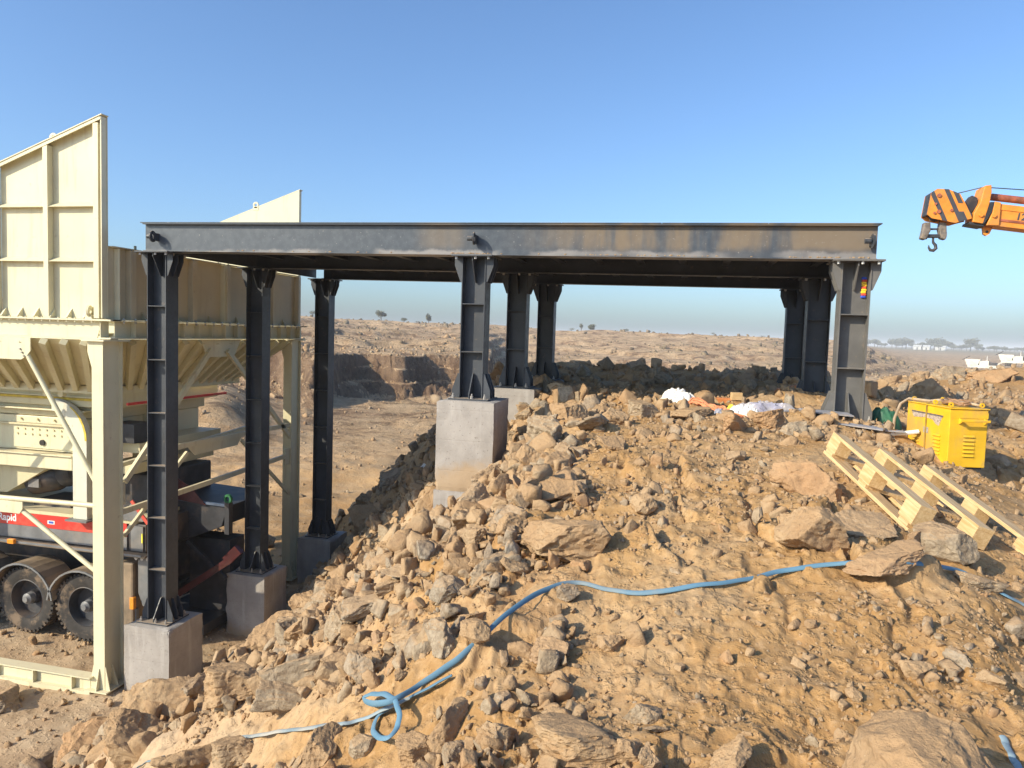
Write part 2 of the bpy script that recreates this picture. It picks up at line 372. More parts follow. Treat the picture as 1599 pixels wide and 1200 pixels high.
EARTH = mat_earth(); ROCK = mat_rock('dusty_stone'); ROCK_G = mat_rock('grey_stone', grey=.35); ROCK_D = mat_rock('soil_covered_stone', grey=-.4); GRAVEL = mat_rock('stone_fragments', True); SOILC = mat_rock('soil_clods', True, grey=-.45)
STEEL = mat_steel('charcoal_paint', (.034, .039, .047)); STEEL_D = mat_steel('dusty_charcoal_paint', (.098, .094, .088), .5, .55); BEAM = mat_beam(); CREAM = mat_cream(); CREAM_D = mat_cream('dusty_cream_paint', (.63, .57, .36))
CONC = mat_concrete(); GALV = mat_plain('galvanised_bolt', (.45, .43, .40), .4, .2, 20, .6)
YEL = mat_plain('yellow_enamel', (.76, .45, .018), .5, .1, 5, dirt=.7, dirtc=(.48, .30, .10))
BLACK = mat_plain('black_rubber', (.028, .026, .024), .8, .3, 6, dirt=.55, dirtc=(.20, .145, .095))
TYRE = mat_plain('tyre_rubber', (.035, .031, .028), .85, .3, 9, dirt=.75, dirtc=(.24, .17, .11))
DKBR = mat_plain('dusty_fender', (.20, .15, .10), .85, .35, 3, dirt=.6, dirtc=(.40, .29, .19))
DARK = mat_plain('dark_machine_paint', (.035, .036, .042), .55, .35, 4, dirt=.6, dirtc=(.16, .11, .075))
REDP = mat_plain('red_stripe_paint', (.62, .035, .025), .45, .12, 4, dirt=.25)
GREYP = mat_plain('grey_chassis_paint', (.17, .175, .18), .5, .2, 4, dirt=.4, dirtc=(.3, .24, .18))
WHITEP = mat_plain('white_lettering', (.82, .82, .80), .5, .05)
ORNG = mat_plain('orange_crane_paint', (.74, .26, .03), .5, .15, 6, dirt=.6, dirtc=(.5, .24, .08))
RUST = mat_plain('worn_red_cylinder', (.34, .10, .05), .5, .35, 7, dirt=.5, dirtc=(.18, .09, .06))
WOOD = mat_wood('pallet_pine', (.68, .49, .26)); ORWOOD = mat_wood('orange_plank_wood', (.62, .25, .09))
BLUE = mat_plain('blue_hose', (.10, .21, .30), .75, .15, 1.6, dirt=.95, dirtc=(.27, .25, .20))
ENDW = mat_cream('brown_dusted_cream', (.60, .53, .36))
GREYH = mat_plain('dusty_blue_hose', (.19, .26, .30), .75, .18, 3, dirt=.7, dirtc=(.42, .36, .28))

# ------------------------------------------------------------------ ground
def build_ground():
    rad = np.concatenate([np.geomspace(.7, 2, 50)[:-1], np.geomspace(2, 17, 400)[:-1], np.geomspace(17, 270, 400)[:-1], np.geomspace(270, 7000, 46)])
    a = np.concatenate([np.linspace(-43, 43, 720)[:-1], np.linspace(43, 317, 110)[:-1]])
    A, Rr = np.meshgrid(np.radians(a), rad)          # azimuth clockwise from the view direction
    X = Rr * np.sin(A - YAW); Y = Rr * np.cos(A - YAW)
    Z = H(X, Y); nr, na = X.shape
    V = np.stack([X, Y, Z], -1).reshape(-1, 3)
    V = np.concatenate([V, [[0, 0, float(H(np.array(0.), np.array(0.)))]]])
    i, j = np.meshgrid(np.arange(nr - 1), np.arange(na), indexing='ij'); j2 = (j + 1) % na
    Q = np.stack([i * na + j, (i + 1) * na + j, (i + 1) * na + j2, i * na + j2], -1).reshape(-1, 4)[:, ::-1]
    c = V[Q].mean(1); P, F, s, m, d, az = ground_parts(c[:, 0], c[:, 1])
    mound = (P > F); far = (~mound) & (d > 45)
    for name, mask, cen in (('rubble_mound', mound, True), ('quarry_floor', ~mound & ~far, False), ('hillside', far, False)):
        q = Q[mask]; idx, inv = np.unique(q, return_inverse=True)
        me = np_mesh(name, V[idx], inv.reshape(q.shape), True)
        tag(mesh_obj(name, me, EARTH), kind='structure')
    k = np.arange(na); T = np.stack([np.full(na, len(V) - 1), (k + 1) % na, k], -1)
    idx, inv = np.unique(T, return_inverse=True)
    tag(mesh_obj('ground', np_mesh('ground', V[idx], inv.reshape(T.shape)[:, ::-1], True), EARTH), kind='structure')
build_ground()
def gz(x, y): return float(H(np.array(float(x)), np.array(float(y))))

# ------------------------------------------------------------------ stones
def _vn3(p, seed):
    ip = np.floor(p); f = p - ip; f = f * f * (3 - 2 * f); r = 0
    for dx in (0, 1):
        for dy in (0, 1):
            for dz in (0, 1):
                h = _hash(ip[:, 0] + dx + (ip[:, 2] + dz) * 157, ip[:, 1] + dy + (ip[:, 2] + dz) * 113, seed)
                r = r + h * (f[:, 0] if dx else 1 - f[:, 0]) * (f[:, 1] if dy else 1 - f[:, 1]) * (f[:, 2] if dz else 1 - f[:, 2])
    return r - .5
def rock_arrays(seed, sub, asp=(1, .75, .55), nplanes=12, noise=.08, lo=.34):
    """a block split by random fracture planes; sub sets how finely its faces are broken up"""
    g = np.random.default_rng(seed); bm = bmesh.new(); bmesh.ops.create_cube(bm, size=2)
    for v in bm.verts: v.co += Vector(g.uniform(-.18, .18, 3))
    for k in range(nplanes):
        n = Vector(g.normal(size=3)).normalized(); d = g.uniform(lo, 1.0) * (1.15 if nplanes < 20 else 1)
        if nplanes > 20: d = g.uniform(.80, 1.0)
        q = bmesh.ops.bisect_plane(bm, geom=bm.verts[:] + bm.edges[:] + bm.faces[:], plane_co=n * d, plane_no=n, clear_outer=True)
        ed = [e for e in q['geom_cut'] if isinstance(e, bmesh.types.BMEdge)]
        if ed: bmesh.ops.holes_fill(bm, edges=ed, sides=0)
    bmesh.ops.remove_doubles(bm, verts=bm.verts, dist=.06 if sub < 3 else .02)
    bmesh.ops.triangulate(bm, faces=bm.faces[:])
    L = {0: 9, 1: 9, 2: .9, 3: .6, 4: .21, 5: .115, 6: .075}[sub]
    if sub >= 4:
        bmesh.ops.bevel(bm, geom=bm.edges[:], offset=.035, segments=1, affect='EDGES', clamp_overlap=True); bmesh.ops.triangulate(bm, faces=bm.faces[:])
    for _ in range(7):
        ed = [e for e in bm.edges if e.calc_length() > L]
        if not ed: break
        bmesh.ops.subdivide_edges(bm, edges=ed, cuts=1); bmesh.ops.triangulate(bm, faces=[f for f in bm.faces if len(f.verts) > 3])
    bm.verts.index_update(); bm.normal_update()
    W = np.array([v.co[:] for v in bm.verts]); Nn = np.array([v.normal[:] for v in bm.verts]); T = np.array([[v.index for v in f.verts] for f in bm.faces]); bm.free()
    if sub >= 2:
        a_ = _vn3(W * 1.5 + seed, seed); b_ = _vn3(W * 3.6 + 9, seed + 1); c_ = _vn3(W * 8 + 3, seed + 2); e_ = _vn3(W * 18 + 5, seed + 3)
        st = np.floor(a_ * 5 + .5) / 5                                     # steps along the bedding
        dsp = noise * (1.1 * a_ + .8 * (.35 - 2 * np.abs(b_)) * (np.abs(b_) < .25) + .7 * b_ + (.5 * c_ + .30 * e_ if sub >= 4 else 0)) + .05 * (st - a_)
        W = W + Nn * dsp[:, None]
    W = W * np.array(asp); W /= np.abs(W[:, :2]).max()
    return W * .5, T
SHAPES = [('blocky', (1, .85, .8), 9), ('slab-like', (1, .75, .34), 10), ('wedge-shaped', (1, .6, .6), 7), ('long', (1, .45, .42), 10), ('rounded', (1, .85, .72), 26),
          ('jagged', (1, .8, .62), 8), ('angular', (1, .7, .55), 9), ('flat', (1, .85, .30), 11), ('squat', (1, .9, .52), 13), ('pointed', (1, .62, .75), 6)]
BIG = {}
def big_mesh(kind, var=0):
    if (kind, var) not in BIG:
        n, asp, npl = SHAPES[kind]
        V, T = rock_arrays(100 + kind * 7 + var * 131, 5, asp, npl, .15 if n != 'rounded' else .10)
        me = np_mesh('stone', V, T, True); me.set_sharp_from_angle(angle=R(32)); BIG[(kind, var)] = me
    return BIG[(kind, var)]
MID = {}
def mid_mesh(kind, var=0):
    if (kind, var) not in MID:
        n, asp, npl = SHAPES[kind]
        V, T = rock_arrays(500 + kind * 11 + var * 97, 4, asp, npl, .14)
        me = np_mesh('stone', V, T, True); me.set_sharp_from_angle(angle=R(30)); MID[(kind, var)] = me
    return MID[(kind, var)]
def put_rock(name, kind, x, y, size, rot, mat, label, group=None, sink=.25, var=0, fine=True, dz=0):
    me0 = big_mesh(kind, var) if fine else mid_mesh(kind, var)
    key = (me0.name, mat.name)
    if key not in put_rock.c: me = me0.copy(); me.materials.clear(); me.materials.append(mat); put_rock.c[key] = me
    o = bpy.data.objects.new(name, put_rock.c[key]); col.objects.link(o)
    o.scale = (size,) * 3; o.rotation_euler = rot
    h = SHAPES[kind][1][2] * size * .5
    o.location = (x, y, gz(x, y) + h * (1 - 2 * sink) * .9 + dz)
    return tag(o, label, 'boulder' if name == 'boulder' else 'stone', group)
put_rock.c = {}
#ROCKTABLE
NAMED_STONES = [
    (-3.633, 4.469, 0.544, 9, 0, (0.15, 0.15, 0.3), 'ROCK', 'big rough tan boulder leaning in front of the short pedestal nearest the cream post'),
    (-3.352, 4.569, 0.285, 2, 1, (0.01, -0.11, 1.2), 'ROCK', 'upright rounded brown rock in the corner beside the short pedestal nearest the cream post'),
    (-2.433, 3.698, 0.454, 8, 2, (-0.22, -0.06, 0.2), 'ROCK_D', 'broad smooth tan boulder between the nearest short pedestal and the long grey slab'),
    (-2.059, 3.629, 0.601, 3, 0, (-0.05, -0.23, 0.45), 'ROCK_G', 'long grey slab with black shaded underside at the foot of the bank'),
    (-1.884, 3.293, 0.365, 3, 1, (-0.23, 0.25, 0.35), 'ROCK', 'lumpy brown rock lying along the lower edge of the long grey slab'),
    (-1.595, 3.343, 0.263, 6, 2, (0.08, -0.13, 0.9), 'ROCK', 'tan wedge of rock standing beside the end of the long grey slab'),
    (-6.693, 7.192, 0.821, 9, 0, (-0.03, 0.24, 0.6), 'ROCK_D', 'ochre boulder lying lowest at the mouth of the pit floor'),
    (-3.462, 4.075, 0.523, 5, 1, (0.2, 0.17, 0.2), 'ROCK_D', 'large jagged ochre boulder beside the lowest boulder at the pit floor'),
    (-2.544, 4.461, 0.268, 9, 2, (-0.05, -0.0, 0.2), 'ROCK_G', 'grey rock with white broken face behind the long slab'),
    (-1.966, 3.98, 0.274, 6, 0, (0.09, -0.22, 1.9), 'ROCK_G', 'grey angular rock on the lower bank above the long slab'),
    (-1.25, 3.28, 0.346, 1, 1, (0.03, -0.11, 0.1), 'ROCK_G', 'wide flat-topped grey rock halfway down the bank'),
    (-1.15, 3.143, 0.211, 0, 2, (0.19, -0.22, 0.7), 'ROCK_G', 'blocky grey-brown rock tucked under the wide flat-topped rock'),
    (-0.972, 2.916, 0.208, 9, 0, (0.09, 0.19, 2.1), 'ROCK_G', 'pointed grey rock beside the wide flat-topped rock of the bank'),
    (-0.8, 2.869, 0.148, 4, 1, (-0.14, 0.2, 0.3), 'ROCK', 'brown rounded rock above the blue hose bend'),
    (-1.655, 3.99, 0.184, 5, 2, (0.19, -0.24, 0.5), 'ROCK_G', 'rock with a white crystal face high on the loose bank'),
    (-1.761, 3.932, 0.324, 1, 0, (0.1, -0.25, 0.4), 'ROCK_G', 'grey slab sunk in the bank left of the white-faced rock'),
    (-1.558, 4.063, 0.349, 7, 1, (0.0, -0.03, 0.3), 'ROCK_G', 'pale flat stone below the tall pedestal'),
    (-1.112, 3.434, 0.201, 4, 2, (-0.15, -0.09, 1.3), 'ROCK_G', 'rounded grey stone above the blue hose and below the tall pedestal'),
    (-0.946, 3.538, 0.217, 9, 0, (0.15, -0.09, 0.8), 'ROCK', 'sharp tan stone at the foot of the tall pedestal'),
    (-1.183, 4.086, 0.228, 2, 1, (-0.18, 0.1, 2.2), 'ROCK', 'wedge of tan rock leaning on the tall pedestal foot'),
    (-7.775, 13.914, 0.827, 6, 2, (-0.03, 0.15, 0.2), 'ROCK_D', 'orange-brown rock at the crest of the bank edge'),
    (-0.645, 3.859, 0.525, 8, 0, (-0.13, -0.09, 0.3), 'ROCK_D', 'low broad ochre boulder sunk in the soil of the mound'),
    (-0.825, 4.725, 0.47, 8, 1, (0.15, 0.0, 0.1), 'ROCK_D', 'soil-covered ochre boulder above the low broad one'),
    (-1.004, 4.663, 0.255, 2, 2, (0.0, -0.13, 1.1), 'ROCK', 'wedge-shaped rock with dark side beside the tall pedestal'),
    (-1.174, 6.52, 0.422, 0, 0, (-0.24, 0.22, 0.4), 'ROCK_G', 'grey-green block of stone beside the middle pedestal'),
    (-2.364, 10.016, 0.402, 5, 1, (-0.21, 0.17, 1.0), 'ROCK_G', 'small brown jagged rock touching the tall pedestal'),
    (-1.565, 6.978, 0.254, 9, 2, (-0.07, 0.23, 0.4), 'ROCK', 'upright tan stone just under the small jagged rock at the tall pedestal'),
    (-0.877, 7.02, 0.374, 5, 0, (-0.05, 0.22, 0.8), 'ROCK', 'tan rock on the crest behind the grey-green block'),
    (-0.562, 6.009, 0.35, 1, 1, (0.03, -0.13, 2.0), 'ROCK', 'tan slab on the crest of the mound'),
    (-0.439, 8.304, 0.434, 8, 2, (0.12, 0.09, 0.3), 'ROCK', 'dusty stone in front of the white sack'),
    (0.042, 8.028, 0.497, 7, 0, (0.09, -0.02, 0.2), 'ROCK_D', 'flat soil-covered stone below the white sack'),
    (0.459, 7.352, 0.374, 2, 1, (-0.14, 0.07, 0.9), 'ROCK_D', 'ochre stone in front of the tangled orange rope'),
    (0.796, 7.831, 0.461, 8, 2, (-0.2, 0.1, 1.6), 'ROCK_D', 'brown stone lying across the clear plastic sheet'),
    (0.961, 7.429, 0.273, 9, 0, (0.07, -0.06, 0.3), 'ROCK_G', 'upright grey stone at the end of the clear plastic sheet'),
    (0.907, 10.068, 0.525, 1, 1, (0.15, -0.15, 0.3), 'ROCK', 'flat pale slab beside the orange planks'),
    (0.212, 10.37, 0.302, 4, 2, (-0.05, 0.15, 0.3), 'ROCK', 'small tan stone behind the white sack'),
    (0.777, 5.037, 0.441, 9, 0, (-0.06, 0.11, 2.5), 'ROCK', 'big angular brown boulder standing by the end of the wooden pallet'),
    (0.621, 3.933, 0.346, 0, 1, (0.06, 0.22, 0.5), 'ROCK_D', 'large cracked tan boulder below the angular one at the pallet'),
    (0.924, 4.206, 0.329, 1, 2, (0.25, 0.11, 0.2), 'ROCK_G', 'grey slab leaning under the middle of the wooden pallet'),
    (0.916, 3.633, 0.387, 7, 0, (0.15, -0.17, 0.05), 'ROCK_G', 'wide grey slab lying just above the blue hose'),
    (1.34, 4.216, 0.322, 4, 1, (0.11, 0.17, 0.4), 'ROCK', 'round pale boulder in front of the wooden pallet'),
    (1.172, 4.202, 0.164, 2, 2, (-0.05, 0.03, 0.9), 'ROCK_D', 'small brown rock between the wide grey slab and the round pale boulder'),
    (1.409, 3.873, 0.247, 1, 0, (-0.01, 0.23, 0.1), 'ROCK_G', 'flat grey stone beside the blue hose past the pallet'),
    (0.666, 2.151, 0.515, 4, 1, (-0.09, -0.05, 2.6), 'ROCK_D', 'very large smooth tan boulder half buried at the front of the mound'),
    (-0.279, 2.22, 0.304, 7, 2, (-0.25, -0.04, 0.15), 'ROCK_D', 'broad flat ochre rock at the lowest edge of the dirt slope'),
    (-0.085, 2.442, 0.192, 2, 0, (0.07, 0.22, 0.7), 'ROCK', 'tan wedge of rock beside the broad flat ochre rock'),
    (-0.138, 2.186, 0.102, 0, 1, (0.21, -0.09, 0.1), 'ROCK', 'small blocky stone propped under the broad flat ochre rock'),
    (-0.059, 2.12, 0.114, 9, 2, (0.24, -0.16, 1.4), 'ROCK', 'pointed stone at the lowest edge beside the small block'),
    (0.168, 2.183, 0.143, 5, 0, (0.16, -0.17, 0.5), 'ROCK_G', 'grey-brown jagged rock at the lowest edge near the big boulder'),
    (-0.512, 2.847, 0.204, 6, 1, (-0.05, -0.21, 0.2), 'ROCK_GG', 'dark grey rough rock alone in the orange soil'),
    (-0.243, 2.937, 0.121, 0, 2, (0.18, 0.16, 0.6), 'ROCK_D', 'blocky ochre stone beside the dark grey rough rock'),
    (-0.485, 3.301, 0.138, 6, 0, (-0.18, 0.01, 0.4), 'ROCK_D', 'ochre stone pressed under the blue hose'),
    (-0.769, 2.415, 0.196, 9, 1, (-0.12, -0.0, 0.9), 'ROCK', 'upright tan stone beside the loop of blue hose'),
    (-0.848, 2.376, 0.183, 8, 2, (0.03, -0.2, 0.4), 'ROCK_D', 'squat ochre stone under the loop of blue hose'),
    (-1.147, 2.528, 0.12, 4, 0, (0.18, -0.11, 0.2), 'ROCK_GG', 'dark grey rounded stone near the loose end of blue hose'),
    (-1.313, 2.514, 0.226, 6, 1, (-0.03, -0.22, 1.8), 'ROCK_D', 'ochre angular rock near the loose end of blue hose'),
    (-2.082, 3.153, 0.292, 8, 2, (-0.25, -0.15, 0.2), 'ROCK', 'rounded tan rock just below the straight run of blue hose'),
    (-2.477, 3.314, 0.383, 5, 0, (-0.08, 0.21, 0.3), 'ROCK_D', 'jagged ochre rock at the short end piece of blue hose'),
    (-1.358, 3.012, 0.206, 9, 1, (0.19, -0.01, 2.4), 'ROCK_D', 'ochre pointed rock in the middle of the bank above the hose loop'),
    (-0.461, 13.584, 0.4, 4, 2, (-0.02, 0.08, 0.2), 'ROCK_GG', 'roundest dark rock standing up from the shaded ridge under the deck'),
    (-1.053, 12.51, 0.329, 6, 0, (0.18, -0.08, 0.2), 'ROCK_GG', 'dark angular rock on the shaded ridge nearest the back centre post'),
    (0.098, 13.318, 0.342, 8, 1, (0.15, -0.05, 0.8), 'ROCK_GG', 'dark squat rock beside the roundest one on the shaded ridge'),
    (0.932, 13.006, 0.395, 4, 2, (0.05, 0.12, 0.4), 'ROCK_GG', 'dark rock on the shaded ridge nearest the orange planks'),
    (5.81, 19.254, 0.796, 9, 0, (0.0, 0.1, 0.3), 'ROCK', 'pale pointed boulder on the berm beyond the yellow welding set'),
    (6.662, 18.653, 1.024, 8, 1, (0.1, -0.25, 0.1), 'ROCK', 'broad pale mound of rock on the berm near the white machines'),
    (4.747, 19.369, 0.626, 6, 2, (-0.23, -0.18, 0.5), 'ROCK', 'pale boulder on the berm just past the sunlit front post'),
    (1.038, 3.03, 0.118, 9, 0, (-0.14, -0.15, 2.2), 'ROCK_D', 'flat ochre stone tipped on the shaded dip of the slope'),
    (1.081, 2.908, 0.128, 3, 1, (-0.23, -0.14, 2.4), 'ROCK_D', 'long ochre stone overhanging the shaded dip of the slope'),
    (0.872, 2.904, 0.142, 0, 2, (0.05, 0.19, 0.2), 'ROCK_D', 'ochre block at the upper edge of the shaded dip'),
    (0.52, 3.135, 0.058, 4, 0, (-0.08, -0.07, 0.2), 'ROCK', 'small pale round stone alone in smooth soil'),
]
def small_rocks(name, pts, sizes, protos, mat, sink=.15, label=None):
    n = len(pts); g = np.random.default_rng(len(pts)); Vs = []; Ts = []; off = 0
    kind = g.integers(0, len(protos), n)
    z = H(pts[:, 0], pts[:, 1])
    for k, (PV, PT) in enumerate(protos):
        m = np.where(kind == k)[0]
        if not len(m): continue
        e = g.uniform(0, 2 * pi, (len(m), 3)); e[:, 1] *= .3; e[:, 0] *= .3
        ca, sa, cb, sb, cc, s_ = np.cos(e[:, 0]), np.sin(e[:, 0]), np.cos(e[:, 1]), np.sin(e[:, 1]), np.cos(e[:, 2]), np.sin(e[:, 2])
        Rm = np.empty((len(m), 3, 3))
        Rm[:, 0, 0] = cc * cb; Rm[:, 0, 1] = cc * sb * sa - s_ * ca; Rm[:, 0, 2] = cc * sb * ca + s_ * sa
        Rm[:, 1, 0] = s_ * cb; Rm[:, 1, 1] = s_ * sb * sa + cc * ca; Rm[:, 1, 2] = s_ * sb * ca - cc * sa
        Rm[:, 2, 0] = -sb; Rm[:, 2, 1] = cb * sa; Rm[:, 2, 2] = cb * ca
        W = np.einsum('nij,vj->nvi', Rm, PV) * sizes[m][:, None, None]
        W += np.stack([pts[m, 0], pts[m, 1], z[m] + sizes[m] * sink], -1)[:, None]
        Vs.append(W.reshape(-1, 3)); T = PT[None] + (np.arange(len(m)) * len(PV))[:, None, None] + off
        Ts.append(T.reshape(-1, 3)); off += len(m) * len(PV)
    o = mesh_obj(name, np_mesh(name, np.concatenate(Vs), np.concatenate(Ts)), mat)
    return tag(o, label, kind='stuff')
#REST
# ------------------------------------------------------------------ steel ramp deck on nine posts
CX = [-7.07, -2.60, 1.70]; CY = [8.82, 11.14, 13.46]; BOT = [-4.17, -.83, -.83]; TOP = .955; SL = -.0055
def top_at(x): return TOP + SL * (x + 7.07)
POSTLAB = {
 (0, 0): 'tall charcoal steel post at the hopper end, front row, on the nearest short pedestal', (1, 0): 'short charcoal post on the tall pale pedestal in the middle of the front row',
 (2, 0): 'sunlit grey front post at the mound end with a coloured garland on it', (0, 1): 'tall charcoal post of the middle row standing between two cream hopper posts',
 (1, 1): 'short charcoal post in the centre of the nine, behind the tall pale pedestal', (2, 1): 'dark shaded post of the middle row behind the garlanded front post',
 (0, 2): 'tall black post of the back row standing clear of the cream hopper', (1, 2): 'smallest-looking dark post at the back middle above the shaded stone ridge', (2, 2): 'dark shaded back post at the mound end above the orange planks'}
def make_post(h, nst, buried):
    root = empty('steel_post', (0, 0, 0), 'x', 'steel post', 'steel posts carrying the ramp deck')
    bx, by, tf, tw = .30, .25, .012, .010
    MB().box(-bx / 2 + tf, bx / 2 - tf, -tw / 2, tw / 2, .02, h - .02).build('web', STEEL, root)
    for s in (-1, 1): MB().box(min(s * bx / 2, s * (bx / 2 - tf)), max(s * bx / 2, s * (bx / 2 - tf)), -by / 2, by / 2, .02, h - .02).build('flange', STEEL, root, bevel=.0015)
    for k in range(1, nst + 1):
        z = h * k / (nst + 1)
        for s in (-1, 1):
            y0, y1 = (-by / 2 + .004, -tw / 2) if s < 0 else (tw / 2, by / 2 - .004)
            MB().box(-bx / 2 + tf, bx / 2 - tf, y0, y1, z - .006, z + .006).build('stiffener', STEEL, root)
    MB().box(-.255, .255, -.235, .235, h - .02, h).build('cap_plate', STEEL, root, bevel=.002)
    MB().box(-.25, .25, -.23, .23, 0, .02).build('base_plate', STEEL, root, bevel=.002)
    def gus(zb, sg):
        L, T = .30, .05
        for s in (-1, 1):                                     # on the flange faces, in line with the web
            x0 = s * bx / 2
            MB().prism([(x0, -.006, zb), (x0 + s * .095, -.006, zb), (x0 + s * .095, -.006, zb + sg * T * 2), (x0 + s * .03, -.006, zb + sg * L), (x0, -.006, zb + sg * L)], (0, .012, 0)).build('gusset', STEEL, root)
        for s in (-1, 1):
            y0 = s * tw / 2                                    # on the web, standing out to front and back
            MB().prism([(-.006, y0, zb), (-.006, y0 + s * .19, zb), (-.006, y0 + s * .19, zb + sg * .05), (-.006, y0 + s * .04, zb + sg * L), (-.006, y0, zb + sg * L)], (.012, 0, 0)).build('gusset', STEEL, root)
            for q in (-1, 1):                                  # wing plates at the flange tips
                x0 = q * bx / 2; yy = s * (by / 2 - .018)
                MB().prism([(x0, yy - .006, zb), (x0 + q * .095, yy - .006, zb), (x0 + q * .095, yy - .006, zb + sg * .1), (x0 + q * .02, yy - .006, zb + sg * L), (x0, yy - .006, zb + sg * L)], (0, .012, 0)).build('gusset', STEEL, root)
    gus(.02, 1); gus(h - .02, -1)
    for zz, dz in ((.02, .035), (h - .02, -.03)):
        for x, y in ((-.2, -.19), (0.04, -.195), (.2, -.19), (-.2, .19), (.2, .19), (-.215, .07), (.215, -.07)):
            a, b = sorted((zz, zz + dz)); m = MB().cyl((x, y, a), (x, y, b), .018, 6)
            if dz > 0: m.cyl((x, y, zz), (x, y, zz + .06), .009, 6)
            m.build('bolt', GALV, root)
    return root
protoL = make_post(TOP - BOT[0], 6, 0); protoS = make_post(TOP + .03 - BOT[1] - .06, 2, 0)
usedp = set()
for i in range(3):
    for j in range(3):
        pr = protoL if i == 0 else protoS
        o = pr if pr.name not in usedp else copy_tree(pr)
        usedp.add(pr.name)
        hh = (TOP - BOT[0]) if i == 0 else (TOP + .03 - BOT[1] - .06)
        o.location = (CX[i], CY[j], top_at(CX[i]) - hh)
        o['label'] = POSTLAB[(i, j)]
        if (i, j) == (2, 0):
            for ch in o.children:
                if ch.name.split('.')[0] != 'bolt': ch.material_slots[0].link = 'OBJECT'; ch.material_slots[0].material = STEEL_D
usedp = None
PEDLAB = {(0, 0): 'pale concrete pedestal under the front post nearest the cream hopper post', (0, 1): 'concrete pedestal crossed by a thin brace shadow, under the middle tall post',
 (0, 2): 'shaded concrete pedestal at the back beside the bank, under the black post', (1, 0): 'tallest pale concrete pedestal with two pours, standing out of the bank',
 (1, 1): 'concrete pedestal half behind the tallest one at the top of the bank', (1, 2): 'farthest small concrete pedestal on the shaded stone ridge',
 (2, 0): 'concrete pedestal buried to its top under the garlanded post', (2, 1): 'concrete pedestal buried under the shaded middle post at the mound end', (2, 2): 'concrete pedestal buried under the back post at the mound end'}
def pedestal(x, y, zt, zb, label, lifts=None):
    root = empty('concrete_pedestal', (x, y, zb), label, 'pedestal', 'concrete pedestals under the posts')
    segs = [zb] + (lifts or []) + [zt]
    for k in range(len(segs) - 1):
        z0, z1 = segs[k] - zb, segs[k + 1] - zb; hw = .36 + (.012 if (len(segs) > 2 and k == 0) else 0)
        bm = bmesh.new(); bmesh.ops.create_cube(bm, size=1)
        bmesh.ops.subdivide_edges(bm, edges=bm.edges[:], cuts=22, use_grid_fill=True)
        for v in bm.verts:
            c = v.co; p = np.array([[c.x * 2 * hw + x, c.y * 2 * hw + y, c.z * (z1 - z0) + z0]]) * 1.0
            e = sorted((abs(c.x), abs(c.y), abs(c.z))); edge = max(0, e[1] - .44) / .06
            n = float(_vn3(p * 9 + 3, 5)[0]); n2 = float(_vn3(p * 3 + 7, 6)[0])
            q = 1 - edge * max(0, .35 * n + .55 * n2) * .22
            c.x *= q; c.y *= q
            c.x = c.x * 2 * hw + n * .008; c.y = c.y * 2 * hw + n * .008
            top = k == len(segs) - 2
            c.z = c.z * (z1 - z0) + (z0 + z1) / 2 - (edge * max(0, n2 + .1) * .09 if top and c.z > .4 else 0)
        me = bpy.data.meshes.new('pour'); bm.to_mesh(me); bm.free()
        mesh_obj('concrete_pour', me, CONC, root)
    return root
for i in range(3):
    for j in range(3):
        zt = top_at(CX[i]) - ((TOP - BOT[0]) if i == 0 else (TOP + .03 - BOT[1] - .06)) - .001
        zb = -5.4 if i == 0 else (-3.4 if i == 1 else -1.7)
        pedestal(CX[i], CY[j] + .03, zt, zb, PEDLAB[(i, j)], [-1.93] if (i, j) == (1, 0) else ([-1.75] if i == 1 else None))

deck = empty('ramp_deck', (-7.3, 8.7, TOP), 'long low dark steel ramp deck lying across all nine posts', 'ramp deck')
def sx(x, z): return z + SL * (x + 7.07)
def girder(name, x0, x1, yc, mat, yf=.14, wf=.05):
    # front flange lip wf, web, back lip
    def slab(y0, y1, za, zb):
        m = MB(); pts = [(x0, y0, sx(x0, za)), (x1, y0, sx(x1, za)), (x1, y0, sx(x1, zb)), (x0, y0, sx(x0, zb))]
        return m.prism(pts, (0, y1 - y0, 0))
    r = slab(yc - yf + wf, yc - yf + wf + .012, TOP + .014, TOP + .36).build(name, mat, deck, True)
    slab(yc - yf, yc + yf, TOP + .002, TOP + .014).build('flange', mat, deck, True)
    slab(yc - yf - .012, yc + yf, TOP + .36, TOP + .374).build('flange', mat, deck, True)
    return r
girder('front_girder', -7.25, 1.885, 8.80, BEAM); girder('middle_girder', -7.1, 1.885, 11.14, STEEL, .1, .09); girder('rear_girder', -7.1, 1.885, 13.46, STEEL, .1, .09)
for x in (-7.24, 1.85):
    MB().box(x - .006, x + .006, 8.76, 13.4, sx(x, TOP + .016), sx(x, TOP + .355)).build('end_girder', STEEL, deck, True)
for k in range(15):
    x = -6.6 + .585 * k
    for ya, yb in ((8.75, 11.07), (11.25, 13.4)):
        m = MB(); zt = sx(x, TOP + .358)
        m.box(x - .006, x + .006, ya, yb, zt - .20, zt); m.box(x - .05, x + .05, ya, yb, zt - .212, zt - .2)
        m.build('cross_joist', STEEL, deck, True)
n = 8
for k in range(n):
    x0 = -7.28 + 9.2 * k / n; x1 = x0 + 9.2 / n - .008
    MB().prism([(x0, 8.64, sx(x0, TOP + .376)), (x1, 8.64, sx(x1, TOP + .376)), (x1, 13.62, sx(x1, TOP + .376)), (x0, 13.62, sx(x0, TOP + .376))], (0, 0, .010)).build('deck_plate', BEAM, deck, True)
